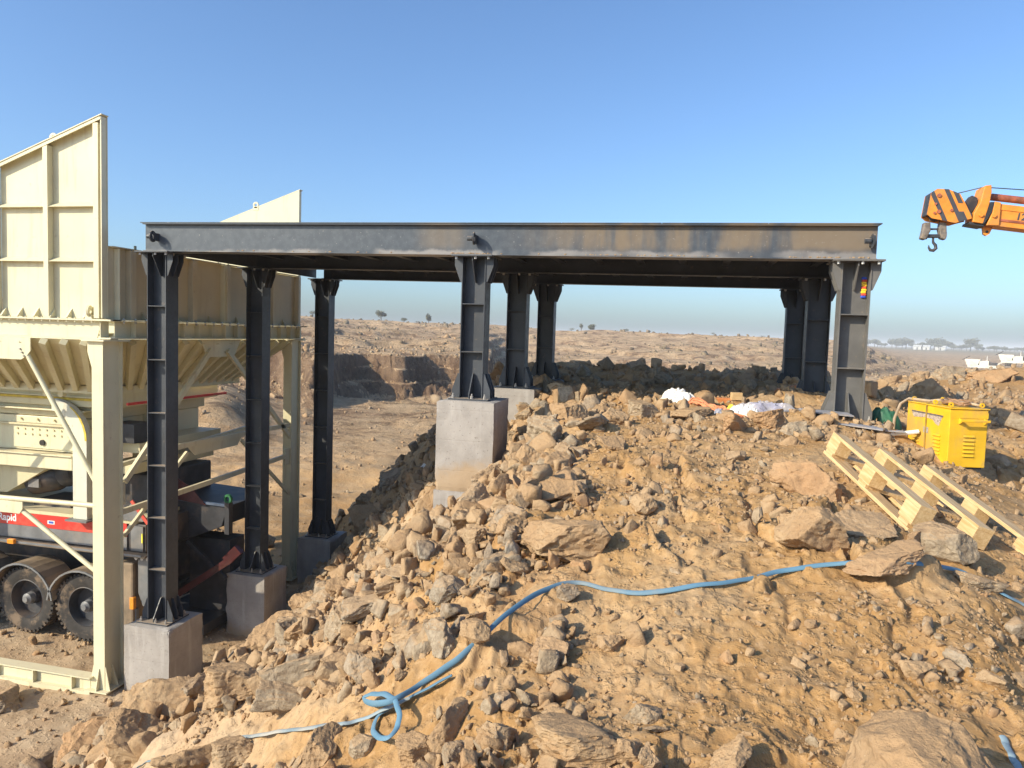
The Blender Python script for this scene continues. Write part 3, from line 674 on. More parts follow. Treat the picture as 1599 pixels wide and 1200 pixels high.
for x in (-7.07, -2.60, 1.80):
    z = sx(x, TOP + .19); m = MB()
    m.box(x + .006, x + .034, 8.60, 8.712, z - .05, z + .05); m.cyl((x - .06, 8.60, z), (x + .0, 8.60, z), .028, 14)
    m.build('lifting_spigot', STEEL, deck, True, smooth=True)
    m = MB(); m.lathe((x + .02, 8.60, z), (1, .12, 0), [(.03, -.008), (.075, -.008), (.075, .008), (.03, .008), (.03, -.008)], 24); m.build('spigot_ring', STEEL, deck, True, smooth=True)
# dirt and stone crumbs caught on the girder's lower flange
g = np.random.default_rng(3)

# garland on the front post
t = empty('garland', (CX[2] + .10, CY[0] - .02, .60), 'small blue, yellow and red flower garland stuck to the sunlit front post', 'garland')
GC = [mat_plain('garland_blue', (.03, .08, .5)), mat_plain('garland_yellow', (.85, .5, .02)), mat_plain('garland_red', (.6, .06, .03))]
for k in range(9):
    cc = GC[[0, 2, 1, 1, 2, 1, 1, 2, 0][k]]; z = .10 - k * .025
    m = MB()
    for q in range(3): m.lathe((.012 * (q - 1) + .004 * (k % 2), -.0, z), (0, -1, 0), [(.0, .022), (.012, .018), (.017, .008), (.014, 0)], 8)
    m.build('flower', cc, t)
t.location = (CX[2] + .10, CY[0] - .006, .62)

# ------------------------------------------------------------------ cream feed hopper and its frame
hop = empty('feed_hopper', (-7.4, 8.0, -4.86), 'cream painted steel feed hopper with tall flared side plates on cream posts above the crusher', 'hopper')
def hb(m, name, mat=CREAM, par=None, bevel=0, smooth=False): return m.build(name, mat, par or hop, True, bevel, smooth)
YF, YB, XE, XW = 8.12, 12.88, -7.33, -12.2
def ztop(x): return 2.585 - .352 * (XE - x) if True else 0
def side(y, out):
    p = hb(MB().prism([(-9.00, y, .02), (XE, y, .02), (XE, y, ztop(XE)), (-9.00, y, ztop(-9.00))], (0, .012, 0)), 'side_plate')
    p2 = hb(MB().prism([(XW, y, .02), (-9.02, y, .02), (-9.02, y, ztop(-9.02)), (XW, y, ztop(XW))], (0, .012, 0)), 'side_plate')
    a = min(y, y + out * .09); b = max(y, y + out * .09)
    if out < 0: b = y - .001
    else: a = y + .013
    def rib_v(x, wd, z1=None):
        hb(MB().box(x - wd / 2, x + wd / 2, a, b, .03, (z1 or ztop(x) - .045)), 'stiffener', bevel=.003)
    for x in (-8.20, -9.85, -10.6, -11.4): rib_v(x, .075)
    hb(MB().box(XE - .135, XE - .055, a, b, .03, ztop(XE - .1) - .06), 'edge_channel', bevel=.003)
    hb(MB().box(XE - .02, XE - .005, a, b, .03, ztop(XE) - .02), 'edge_channel')
    hb(MB().box(-9.016, -9.004, a, b, .03, ztop(-9.01) - .04), 'joint_flange')
    hb(MB().box(-9.09, -9.078, a, b, .03, ztop(-9.08) - .04), 'joint_flange')
    for z0 in (1.48, .78):
        for xa, xb in ((-8.99, -8.245), (-8.155, -7.475), (-9.80, -9.10)):
            hb(MB().prism([(xa, b if out < 0 else a, z0 + .03), (xa, b if out < 0 else a, z0 - .03), (xa, a if out < 0 else b, z0 - .03)], (xb - xa, 0, 0)), 'rib')
    cap = [(XE + .0, a, ztop(XE)), (XW, a, ztop(XW))]
    hb(MB().bar((XE + .012, (a + b) / 2, ztop(XE) + .004), (XW, (a + b) / 2, ztop(XW) + .004), b - a + .03, .012), 'top_strip')
    hb(MB().bar((XE - .02, a if out < 0 else b, ztop(XE) - .03), (XW, a if out < 0 else b, ztop(XW) - .03), .012, .055), 'top_strip')
    for k in range(9):                                           # little gussets along the foot
        x = -7.37 - .255 * k if k else -7.37
        x = -7.63 - .262 * k
        yy = b if out < 0 else a; y2 = a if out < 0 else b
        hb(MB().prism([(x - .012, yy, .03), (x - .012, y2, .03), (x - .012, yy, .15)], (.024, 0, 0)).prism([(x - .012, yy - .002, .03), (x + .038, yy - .002, .03), (x + .013, yy - .002, .14)], (0, .001, 0)), 'foot_gusset')
    for x in (-8.15 if out < 0 else -8.25, -10.9):                # lifting eyes
        m = MB(); m.lathe((x, y + .006, ztop(x) + .05), (0, 1, 0), [(.03, -.012), (.06, -.012), (.06, .012), (.03, .012), (.03, -.012)], 20); m.box(x - .055, x + .055, y - .006, y + .018, ztop(x) - .05, ztop(x) + .012)
        hb(m, 'lifting_eye', smooth=True)
side(YF, -1); side(YB, 1)
m = MB(); m.lathe((-7.56, YF - .055, .12), (1, .35, 0), [(.032, -.012), (.075, -.012), (.075, .012), (.032, .012), (.032, -.012)], 20); m.box(-7.61, -7.51, YF - .08, YF - .02, .02, .075); hb(m, 'pad_eye', smooth=True)
# ring beams
def ring(y0, y1, name):
    hb(MB().box(XW, -7.20, y0, y1, -.002, .018), 'ledge_plate')
    yw = y0 + .08 if y0 < 10 else y1 - .08
    hb(MB().prism([(XW, yw, -.225), (-7.48, yw, -.225), (-7.40, yw, -.004), (XW, yw, -.004)], (0, .012, 0)), name)
    hb(MB().box(XW, -7.24, yw - .05, yw + .09, -.24, -.226), 'bottom_flange')
    hb(MB().box(-7.40, -7.39, yw - .04, yw + .1, -.225, -.004), 'end_stiffener')
ring(YF - .10, YF + .09, 'ring_beam'); ring(YB - .08, YB + .12, 'ring_beam')
m = MB(); m.box(-7.32, -7.31, 8.22, 12.98, -.215, -.004); hb(m, 'ring_beam')
hb(MB().box(-7.40, -7.22, 8.04, 12.98, -.232, -.216), 'bottom_flange'); hb(MB().box(-7.42, -7.2, 8.06, 12.98, .0, .016), 'ledge_plate')
for k in range(14): hb(MB().box(-7.309, -7.235, 8.5 + .33 * k, 8.512 + .33 * k, -.214, -.002), 'stiffener')
for k in range(22):
    y = 8.3 + .21 * k; hb(MB().cyl((-7.245, y, -.03), (-7.245, y, .04), .014, 6), 'bolt', GALV)
for k in range(16):
    x = -7.5 - .13 * k; hb(MB().cyl((x, YF - .08, -.028), (x, YF - .08, .035), .012, 6), 'bolt', CREAM)
# end wall, open above towards the ramp
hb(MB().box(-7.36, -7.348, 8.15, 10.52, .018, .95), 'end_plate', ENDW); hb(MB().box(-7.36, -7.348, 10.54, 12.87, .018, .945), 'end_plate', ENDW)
for y, wd in ((8.25, .012), (8.50, .10), (9.76, .10), (10.50, .012), (10.60, .10), (11.95, .10), (12.82, .08)):
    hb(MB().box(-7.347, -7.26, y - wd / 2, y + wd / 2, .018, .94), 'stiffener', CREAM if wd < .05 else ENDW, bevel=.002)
for y0, y1 in ((8.15, 10.52), (10.54, 12.87)): hb(MB().box(-7.40, -7.27, y0, y1, .951, .964), 'top_strip')
for y in (8.62, 10.42, 10.68): hb(MB().box(-7.35, -7.33, y - .015, y + .015, .96, 1.02), 'lug')
for k in range(11):
    y = 8.75 + .36 * k; hb(MB().prism([(-7.347, y, .018), (-7.28, y, .018), (-7.347, y, .14)], (0, .012, 0)), 'foot_gusset', CREAM_D)
# sloping hopper floor plates with ribs
def slope_plate(a, b, c, d, nr, outward, name='hopper_slope'):
    a, b, c, d = map(Vector, (a, b, c, d)); nrm = (b - a).cross(d - a).normalized(); outward = Vector(outward)
    if nrm.dot(outward) < 0: nrm = -nrm
    hb(MB().prism([a, b, c, d], -nrm * .012), name, CREAM_D)
    for k in range(nr):
        f = (k + .5) / nr; p = a.lerp(b, f); q = d.lerp(c, f); dr = (q - p).normalized(); sd = dr.cross(nrm)
        hb(MB().obox((p + q) / 2 + nrm * .045, (q - p), sd * .085, nrm * .085), 'rib', CREAM_D, bevel=.004)
slope_plate((XW, 8.02, -.25), (-7.42, 8.02, -.25), (-8.3, 9.05, -.98), (XW, 9.05, -.98), 15, (0, -1, -1))
slope_plate((-7.42, 8.06, -.25), (-7.42, 12.85, -.25), (-8.15, 12.0, -.98), (-8.15, 9.05, -.98), 13, (1, 0, -1))
slope_plate((XW, 12.85, -.25), (-7.42, 12.85, -.25), (-8.3, 12.0, -.98), (XW, 12.0, -.98), 10, (0, 1, -1))
hb(MB().box(XW, -8.1, 8.98, 9.04, -1.06, -.95), 'lower_ring', CREAM_D); hb(MB().box(-8.14, -8.06, 9.04, 12.1, -1.06, -.95), 'lower_ring', CREAM_D)
# posts
def cpost(x, y, zb=-4.86):
    m = MB(); 
    hb(MB().box(x - .085, x + .085, y - .17, y - .158, zb + .02, -.262), 'post_flange'); hb(MB().box(x - .085, x + .085, y + .158, y + .17, zb + .02, -.262), 'post_flange')
    hb(MB().box(x + .03, x + .042, y - .157, y + .157, zb + .02, -.262), 'post_web', CREAM)
    hb(MB().box(x - .19, x + .15, y - .23, y + .23, -.262, -.242), 'cap_plate')
    hb(MB().box(x - .17, x + .17, y - .24, y + .24, zb, zb + .02), 'base_plate')
    for s in (-1, 1):
        hb(MB().prism([(x - .006, y + s * .171, zb + .02), (x - .006, y + s * .235, zb + .02), (x - .006, y + s * .18, zb + .30), (x - .006, y + s * .171, zb + .30)], (.012, 0, 0)), 'gusset')
        hb(MB().prism([(x + .086 if s > 0 else x - .086, y - .165, zb + .02), (x + s * .16, y - .165, zb + .02), (x + s * .095, y - .165, zb + .33), (x + s * .086, y - .165, zb + .33)], (0, .012, 0)), 'gusset')
    hb(MB().prism([(x + .043, y - .006, zb + .02), (x + .15, y - .006, zb + .02), (x + .055, y - .006, zb + .30), (x + .043, y - .006, zb + .30)], (0, .012, 0)), 'gusset')
    hb(MB().prism([(x - .086, y - .169, -.264), (x - .15, y - .169, -.264), (x - .15, y - .169, -.40), (x - .086, y - .169, -.60)], (0, .01, 0)), 'gusset')
for x, y in ((-7.36, 8.14), (-7.40, 12.82), (-11.6, 8.12), (-11.6, 12.82)): cpost(x, y)
# bracing
YP = 8.0
hb(MB().tube([(-8.48, YP, -.47), (-7.40, YP, -2.12)], .032, 10), 'brace', smooth=True)
hb(MB().tube([(-10.1, YP, -.47), (-11.5, YP, -2.12)], .032, 10), 'brace', smooth=True)
hb(MB().tube([(-11.5, YP, -2.44), (-7.41, YP, -2.40)], .034, 10), 'cross_pipe', smooth=True)
hb(MB().tube([(-8.60, YP, -2.56), (-7.41, YP, -3.28)], .032, 10), 'brace', smooth=True)
hb(MB().prism([(-10.1, YP - .03, -.25), (-8.40, YP - .03, -.25), (-8.40, YP - .03, -.42), (-8.46, YP - .03, -.49), (-8.55, YP - .03, -.54), (-10.1, YP - .03, -.54)], (0, .014, 0)), 'brace_plate')
hb(MB().prism([(-9.3, YP - .04, -2.44), (-8.55, YP - .04, -2.44), (-8.55, YP - .04, -2.53), (-8.60, YP - .04, -2.60), (-9.3, YP - .04, -2.60)], (0, .014, 0)), 'brace_plate')
for x in (-8.56, -8.53, -8.50): hb(MB().cyl((x, YP - .05, -.40 - (x + 8.56) * 1.5), (x, YP - .02, -.40 - (x + 8.56) * 1.5), .013, 6), 'bolt', GALV)
XP = -7.35
for a, b in (((10.28, -.40), (8.42, -2.16)), ((10.70, -.42), (12.68, -2.10)), ((8.3, -2.56), (12.62, -2.44)), ((9.30, -1.83), (12.62, -1.86))):
    hb(MB().bar((XP, a[0], a[1]), (XP, b[0], b[1]), .05, .075), 'brace')
hb(MB().bar((XP - .4, 8.3, -2.05), (XP - .4, 12.6, -1.80), .06, .06), 'brace')
hb(MB().bar((XP, 9.7, -1.95), (XP, 8.4, -2.9), .04, .055), 'brace'); hb(MB().bar((XP, 11.1, -1.95), (XP, 12.68, -3.2), .04, .055), 'brace')
hb(MB().prism([(XP - .02, 9.65, -1.80), (XP - .02, 11.2, -1.80), (XP - .02, 11.0, -2.02), (XP - .02, 9.9, -2.02)], (.014, 0, 0)), 'brace_plate')
hb(MB().prism([(XP - .03, 10.05, -.24), (XP - .03, 11.1, -.24), (XP - .03, 10.9, -.52), (XP - .03, 10.2, -.52)], (.014, 0, 0)), 'brace_plate')
for y, z in ((12.6, -2.45), (8.36, -2.3)): hb(MB().box(XP - .03, XP + .02, y - .12, y + .05, z - .16, z + .14), 'brace_plate')
# ground beam
zb = -4.86
hb(MB().box(-11.8, -7.50, 7.97, 7.982, zb, zb + .17), 'ground_beam'); hb(MB().box(-11.8, -7.45, 7.90, 8.06, zb + .17, zb + .185), 'beam_flange'); hb(MB().box(-11.8, -7.45, 7.90, 8.06, zb - .06, zb), 'beam_flange')
for k in range(7): hb(MB().box(-7.75 - .62 * k, -7.735 - .62 * k, 7.905, 7.969, zb + .001, zb + .169), 'stiffener')

# ------------------------------------------------------------------ mobile crusher under the hopper
cr = empty('mobile_crusher', (-9.3, 9.9, -4.86), 'wheeled rock crusher with red and grey striped chassis parked under the cream hopper', 'crusher')
def cb(m, name, mat=CREAM_D, par=None, bevel=0, smooth=False): return m.build(name, mat, par or cr, True, bevel, smooth)
YS = 9.22
cb(MB().box(-12.5, -8.30, YS + .03, 11.8, -1.30, -1.07), 'feeder_beam', bevel=.01)
cb(MB().box(-12.5, -8.1, YS - .02, YS + .028, -1.155, -1.14), 'feeder_rail', CREAM); 
cb(MB().box(-12.5, -8.15, YS + .0, YS + .028, -1.20, -1.165), 'yellow_strip', mat_plain('yellow_strip_paint', (.55, .40, .04)))
cb(MB().box(-8.08, -8.05, 9.3, 11.7, -1.24, -1.20), 'red_strip', REDP)
cb(MB().box(-12.5, -8.5, YS + .12, 11.7, -1.48, -1.31), 'feeder_side', bevel=.01)
cb(MB().box(-12.5, -8.75, YS + .0, YS + .118, -1.375, -1.355), 'feeder_rail', CREAM)
cb(MB().box(-12.5, -8.55, YS + .10, 11.6, -2.02, -1.49), 'feeder_tub', CREAM, bevel=.012)
cb(MB().box(-10.15, -8.75, YS + .075, YS + .099, -1.98, -1.60), 'bolted_plate', CREAM)
cb(MB().box(-12.5, -8.6, YS + .03, YS + .098, -1.625, -1.60), 'feeder_rail', CREAM_D)
for r_ in range(2):
    for k in range(9): cb(MB().cyl((-10.05 + k * .135, YS + .06, -1.69 - r_ * .08), (-10.05 + k * .135, YS + .08, -1.69 - r_ * .08), .016, 6), 'bolt', CREAM_D)
for k in range(4): cb(MB().cyl((-10.0 + k * .31, YS + .07, -1.54), (-10.0 + k * .31, YS + .10, -1.54), .017, 6), 'bolt', CREAM_D)
cb(MB().cyl((-9.58, YS + .05, -1.89), (-9.58, YS + .08, -1.89), .045, 16), 'plug', BLACK)
cb(MB().box(-12.5, -8.92, YS - .06, YS + .08, -2.26, -2.05), 'support_beam', CREAM, bevel=.015)
cb(MB().box(-12.5, -8.9, YS - .10, YS + .1, -2.047, -2.03), 'support_flange', CREAM)
# arched leg
pts = []
for k in range(9):
    a = pi / 2 * k / 8; pts.append((-9.35 + .58 * sin(a), YS - .0, -1.62 + .42 * cos(a)))
outer = [(p[0] + .0, p[1], p[2]) for p in pts]
prof_o = [(-9.22 + .62 * sin(pi / 2 * k / 8), -1.78 + .60 * cos(pi / 2 * k / 8)) for k in range(9)] + [(-8.60, -2.96)]
prof_i = [(-8.85, -2.96)] + [(-9.22 + .37 * sin(pi / 2 * (8 - k) / 8), -1.78 + .42 * cos(pi / 2 * (8 - k) / 8)) for k in range(9)]
cb(MB().prism([(x, YS - .12, z) for x, z in prof_o + prof_i], (0, .10, 0)), 'arched_leg', mat_cream('pale_grey_cream_paint', (.62, .62, .52)), bevel=.006)
cb(MB().prism([(x + .005, YS - .123, z) for x, z in prof_o[3:9]] + [(x - .03, YS - .123, z) for x, z in prof_o[3:9]][::-1], (0, .002, 0)), 'yellow_strip', bpy.data.materials['yellow_strip_paint'])
for x in (-9.30, -9.02): cb(MB().lathe((x, YS - .14, -1.10), (0, 1, 0), [(.0, -.02), (.045, -.02), (.045, .05), (0, .05)], 16), 'pivot', CREAM_D, smooth=True)
cb(MB().box(-8.93, -8.55, YS - .19, YS + .02, -2.99, -2.962), 'leg_foot', GREYP)
# discharge chute and motor under the feeder
cb(MB().prism([(-12.5, YS + .1, -2.3), (-9.55, YS + .1, -2.3), (-10.3, YS + .1, -2.72), (-12.5, YS + .1, -2.72)], (0, 1.6, 0)), 'chute', CREAM_D)
m = MB(); m.lathe((-10.15, YS + .35, -2.60), (1, .15, .28), [(0, 0), (.10, 0), (.15, .05), (.22, .10), (.24, .5), (.20, .62), (.22, .66), (.22, .85), (.12, .95), (0, .95)], 26); cb(m, 'vibrator_motor', DARK, smooth=True)
cb(MB().box(-9.95, -9.75, YS + .15, YS + .2, -2.62, -2.48), 'motor_plate', GREYP)
cb(MB().box(-10.0, -9.3, YS + .3, YS + .9, -3.0, -2.85), 'motor_mount', DARK)
cb(MB().box(-8.75, -8.3, 10.2, 10.35, -3.0, -1.3), 'rear_leg', CREAM_D); cb(MB().box(-8.95, -8.1, 9.6, 11.6, -2.0, -1.85), 'cross_beam', CREAM_D)
cb(MB().box(-8.55, -8.12, 9.5, 9.9, -1.84, -1.55), 'drive_cover', DARK); cb(MB().box(-8.6, -8.1, 9.45, 11.4, -2.3, -2.15), 'cross_beam', CREAM_D)
cb(MB().box(-8.9, -8.0, 9.7, 11.2, -3.0, -2.35), 'crusher_body', DARK, bevel=.02)
# chassis with stripe
z1 = -2.99
cb(MB().box(-12.6, -7.86, YS + .012, 11.6, z1 - .001, z1 + .05), 'chassis_rail', CREAM_D)
cb(MB().box(-12.6, -7.70, YS + .03, 11.55, z1 - .42, z1 - .003), 'chassis', DARK, bevel=.01)
cb(MB().box(-12.6, -8.02, YS + .008, YS + .028, z1 - .20, z1 - .005), 'red_stripe', REDP)
cb(MB().box(-12.6, -8.02, YS + .008, YS + .028, z1 - .40, z1 - .204), 'grey_stripe', GREYP)
cb(MB().box(-7.95, -7.74, YS + .008, YS + .028, z1 - .40, z1 - .03), 'grey_panel', GREYP)
cb(MB().box(-7.76, -7.742, YS + .0, YS + .006, z1 - .27, z1 - .13), 'yellow_marker', mat_plain('yellow_marker', (.8, .75, .05)))
cb(MB().box(-12.6, -7.6, YS - .12, YS + .02, z1 - .455, z1 - .425), 'running_board', DKBR)
cb(MB().box(-12.6, -7.66, YS - .13, YS - .121, z1 - .44, z1 - .41), 'side_rail', GREYP)
tc = bpy.data.curves.new('l', 'FONT'); tc.body = 'Rapid'; tc.size = .155; tc.extrude = .001; tc.offset = .0035
to = bpy.data.objects.new('l', tc); col.objects.link(to); dg = bpy.context.evaluated_depsgraph_get()
tme = bpy.data.meshes.new_from_object(to.evaluated_get(dg)); bpy.data.objects.remove(to)
def text_part(tme, name, mat, loc, rot, parent, wx=None):
    tme.transform(Matrix.Translation(Vector(loc)) @ Euler(rot).to_matrix().to_4x4()); o = mesh_obj(name, tme, mat, parent, True); return o
xs = [v.co.x for v in tme.vertices]; text_part(tme, 'lettering', WHITEP, (-10.03 - max(xs), YS + .006, z1 - .145), (R(90), 0, 0), cr)
cb(MB().box(-9.44, -9.31, YS + .004, YS + .007, z1 - .135, z1 - .08), 'sticker', WHITEP)
cb(MB().box(-9.42, -9.33, YS + .002, YS + .0035, z1 - .125, z1 - .09), 'sticker', mat_plain('sticker_blue', (.05, .12, .5)))
AMB = mat_plain('amber_lens', (.75, .28, .03), .25, .1)
for x, z in ((-9.95, z1 - .41), (-8.15, z1 - .38), (-7.85, -4.15)):
    cb(MB().box(x - .06, x + .06, YS - .18, YS - .125, z - .035, z + .035) if z > -4 else MB().box(x - .035, x + .035, YS - .10, YS - .04, z - .09, z + .09), 'side_lamp', AMB, bevel=.006)
cb(MB().box(-7.88, -7.82, YS - .04, YS + .02, -4.6, -4.25), 'lamp_bracket', GREYP)
# grey triangular guard and dusty flap by the post
cb(MB().prism([(-8.15, YS - .02, z1 + .06), (-7.70, YS - .02, z1 + .06), (-7.90, YS - .02, z1 + .34)], (0, .01, 0)), 'guard', GREYP)
cb(MB().bar((-7.90, YS - .03, z1 + .36), (-7.62, YS - .03, z1 + .04), .02, .05), 'guard_edge', REDP)
cb(MB().box(-8.12, -7.84, YS - .08, YS + .5, -4.55, -3.55), 'mud_flap', DKBR, bevel=.03)
cb(MB().prism([(-7.80, YS - .02, -3.5), (-7.55, YS - .02, -3.5), (-7.55, YS - .02, -4.2), (-7.72, YS - .02, -4.2), (-7.80, YS - .02, -4.0)], (0, .05, 0)), 'outrigger_plate', GREYP)
for k in range(3): cb(MB().lathe((-7.78 + .1 * k, YS - .05, z1 - .47), (0, 1, 0), [(.0, -.04), (.03, -.04), (.03, .04), (0, .04)], 10), 'valve', GALV)
# wheels
def wheel(x, y, z, r):
    # each wheel is one part with its own tyre, rim and hub pieces
    prof = [(r * .58, .02), (r * .60, -.10), (r * .80, -.135), (r * .94, -.125), (r * .985, -.10), (r, -.04), (r, .04), (r * .985, .10), (r * .94, .125), (r * .80, .135), (r * .60, .10), (r * .58, .02)]
    m = MB().lathe((x, y, z), (0, 1, 0), prof, 48)
    for k in range(40):
        a = 2 * pi * k / 40; c = Vector((x + cos(a) * r * .985, y, z + sin(a) * r * .985)); ra = Vector((cos(a), 0, sin(a))); ta = Vector((-sin(a), 0, cos(a)))
        c -= ra * .012; m.obox(c + Vector((0, -.085, 0)), ra * .045, ta * .040, Vector((0, .09, 0))); m.obox(c + Vector((0, .085, 0)) + ta * .02, ra * .05, ta * .040, Vector((0, .09, 0))); m.obox(c + Vector((0, 0, 0)) + ta * .01, ra * .042, ta * .036, Vector((0, .06, 0)))
    ty = cb(m, 'tyre', TYRE, smooth=True)
    rim = MB().lathe((x, y, z), (0, 1, 0), [(r * .60, -.10), (r * .575, -.105), (r * .54, -.06), (r * .52, .04), (r * .22, .06), (r * .20, .0), (r * .2, -.02), (0, -.02)], 40)
    ro = rim.build('rim', DARK, ty, True, smooth=True)
    hbm = MB().lathe((x, y, z), (0, 1, 0), [(0, -.14), (.045, -.14), (.055, -.12), (.085, -.10), (.09, 0), (.0, 0)], 14); hbm.build('hub', GREYP, ty, True, smooth=True)
WR = .515
for x in (-8.76, -9.84, -10.94): wheel(x, YS + .10, -4.86 + WR, WR)
for x in (-8.76, -9.84, -10.94): wheel(x, 11.4, -4.86 + WR, WR)
for x in (-8.76, -9.84, -10.94):
    m = MB(); n = 14; rr = WR + .085
    ring_ = [(x + cos(a) * rr, -4.86 + WR + sin(a) * rr) for a in [R(8) + (pi - R(16)) * k / n for k in range(n + 1)]]
    prof = ring_ + [(px + (px - x) * -.05, pz - .02) for px, pz in ring_][::-1]
    m.prism([(px, YS - .1, pz) for px, pz in prof], (0, .48, 0)); f_ = cb(m, 'fender', DKBR)
    m2 = MB(); lip = ring_ + [(x + (px - x) * .955, -4.86 + WR + (pz + 4.86 - WR) * .955) for px, pz in ring_][::-1]
    m2.prism([(px, YS - .125, pz) for px, pz in lip], (0, .022, 0)).build('fender_lip', GREYP, cr, True)
cb(MB().box(-12.5, -7.9, 9.9, 11.0, -4.1, -3.42), 'axle_frame', DARK)
# dark tail box with red drawbar
tb = [(-7.95, 10.2, -3.55), (-7.10, 10.2, -3.20), (-6.98, 10.2, -2.86), (-8.1, 10.2, -2.80)]
cb(MB().prism(tb, (0, 1.2, 0)), 'tail_box', DARK, bevel=.01)
cb(MB().bar((-8.1, 10.19, -2.80), (-6.96, 10.19, -2.85), .05, .035), 'tail_rim', mat_plain('blue_grey_rim', (.10, .13, .19), .4))
cb(MB().prism([(-8.0, 10.15, -2.80), (-7.35, 10.15, -2.86), (-7.62, 10.15, -2.60), (-7.9, 10.15, -2.45)], (0, .02, 0)), 'red_gusset', mat_plain('dull_red', (.07, .015, .015)))
cb(MB().box(-7.02, -6.94, 10.16, 10.26, -3.30, -2.80), 'lug_plate', DARK)
cb(MB().lathe((-6.98, 10.2, -2.74), (.2, 1, 0), [(.04, -.02), (.075, -.02), (.075, .02), (.04, .02), (.04, -.02)], 18), 'lifting_ring', mat_plain('green_ring', (.02, .14, .05)), smooth=True)
cb(MB().box(-7.9, -7.15, 10.5, 10.9, -4.7, -3.5), 'support_leg', DARK); cb(MB().bar((-7.75, 10.25, -3.5), (-7.05, 10.25, -4.05), .06, .06), 'strut', DARK)
cb(MB().bar((-7.95, 9.98, -4.44), (-6.80, 10.0, -3.64), .08, .10), 'drawbar', mat_plain('red_drawbar', (.07, .008, .008), .5, dirt=.3, dirtc=(.1, .05, .03)))  # red kept very dark, shade under the hopper put into the colour
cb(MB().bar((-6.86, 10.0, -3.66), (-6.66, 10.02, -3.46), .10, .15), 'drawbar_head', bpy.data.materials['red_drawbar'])
cb(MB().box(-8.3, -7.2, 9.9, 11.0, -4.86, -4.7), 'foot', DARK)

for o_ in (hop, cr):
    o_.scale = (1.045,) * 3; o_.location = Vector(o_.location) * 1.045

# ------------------------------------------------------------------ crane boom reaching in over the mound
YC = 13.2
crane = empty('mobile_crane', (9.8, YC, gz(9.8, YC)), 'orange telescopic crane boom reaching in from the side with a black striped head', 'crane')
def kb(m, name, mat=ORNG, par=None, bevel=0, smooth=False): return m.build(name, mat, par or crane, True, bevel, smooth)
HP = [(3.56, 2.42), (3.64, 2.475), (3.80, 2.465), (3.97, 2.39), (4.08, 2.19), (4.15, 2.08), (4.15, 2.01), (4.04, 1.98), (3.93, 1.945), (3.59, 2.02), (3.52, 2.08)]
def prism2(pts, y0, y1): return MB().prism([(x, y0, z) for x, z in pts], (0, y1 - y0, 0))
BLK = mat_plain('black_stripe', (.06, .06, .07), .5, .1)
for yy in (YC - .17, YC + .15): kb(prism2(HP, yy, yy + .02), 'head_plate')
def clip(poly, a, b, c):       # keep a*x+b*z<=c
    out = []
    for i in range(len(poly)):
        p, q = poly[i], poly[(i + 1) % len(poly)]; fp = a * p[0] + b * p[1] - c; fq = a * q[0] + b * q[1] - c
        if fp <= 0: out.append(p)
        if fp * fq < 0: t_ = fp / (fp - fq); out.append((p[0] + (q[0] - p[0]) * t_, p[1] + (q[1] - p[1]) * t_))
    return out
ax_, bz_ = .90, .42            # stripes lean
for c0 in (4.20, 4.40, 4.60 - .01):
    poly = clip(clip(HP, ax_, bz_, c0 + .06), -ax_, -bz_, -(c0))
    if len(poly) > 2: kb(prism2(poly, YC - .174, YC - .1705), 'black_stripe', BLK)
poly = clip(clip(HP, ax_, bz_, 4.56), -ax_, -bz_, -4.50); poly = clip(poly, 0, -1, -2.25)
if len(poly) > 2: kb(prism2(poly, YC - .174, YC - .1705), 'black_stripe', BLK)
poly = clip(clip(HP, ax_, bz_, 4.52), -ax_, -bz_, -4.46); poly = clip(poly, 0, 1, 2.12)
if len(poly) > 2: kb(prism2(poly, YC - .174, YC - .1705), 'black_stripe', BLK)
for x, z, r_ in ((3.67, 2.37, .05), (3.68, 2.12, .05), (3.62, 2.10, .03), (3.86, 2.14, .035), (3.63, 2.24, .03)): kb(MB().cyl((x, YC - .19, z), (x, YC + .18, z), r_ * .6, 12), 'pin', RUST)
kb(MB().lathe((3.67, YC, 2.33), (0, 1, 0), [(0, -.09), (.13, -.09), (.11, -.04), (.11, .04), (.13, .09), (0, .09)], 24), 'sheave', DARK, smooth=True)
kb(MB().lathe((3.70, YC, 2.10), (0, 1, 0), [(0, -.07), (.10, -.07), (.08, -.03), (.08, .03), (.10, .07), (0, .07)], 24), 'sheave', DARK, smooth=True)
kb(prism2([(3.52, 2.08), (3.56, 2.42), (3.60, 2.42), (3.56, 2.08)], YC - .14, YC + .14), 'nose_plate', DARK)
kb(prism2([(4.05, 2.22), (4.16, 2.38), (4.24, 2.34), (4.24, 2.2), (4.13, 2.08)], YC - .09, YC + .09), 'link', DARK)
COL1 = [(4.28, 2.42), (4.30, 2.51), (4.39, 2.52), (4.40, 2.41), (4.38, 2.23), (4.31, 1.93), (4.17, 1.955), (4.17, 2.08), (4.25, 2.25)]
kb(prism2(COL1, YC - .19, YC + .19), 'boom_collar', bevel=.01)
kb(prism2([(4.33, 1.925), (4.13, 1.965), (4.12, 1.93), (4.34, 1.89)], YC - .15, YC + .15), 'collar_shoe', DARK)
kb(prism2([(4.395, 2.26), (4.45, 2.26), (4.42, 2.1), (4.33, 1.93), (4.29, 1.93)], YC - .185, YC + .185), 'collar_band', DARK)
kb(prism2([(4.45, 2.27), (4.54, 2.25), (4.535, 1.90), (4.36, 1.905), (4.43, 2.1)], YC - .188, YC + .188), 'boom_collar', bevel=.01)
for x, z in ((4.27, 2.06), (4.45, 2.05)): kb(MB().cyl((x, YC - .215, z), (x, YC + .215, z), .032, 10), 'pin', ORNG)
kb(prism2([(4.36, 1.905), (4.50, 1.89), (4.46, 1.79), (4.42, 1.765), (4.38, 1.79)], YC - .03, YC + .03), 'lug')
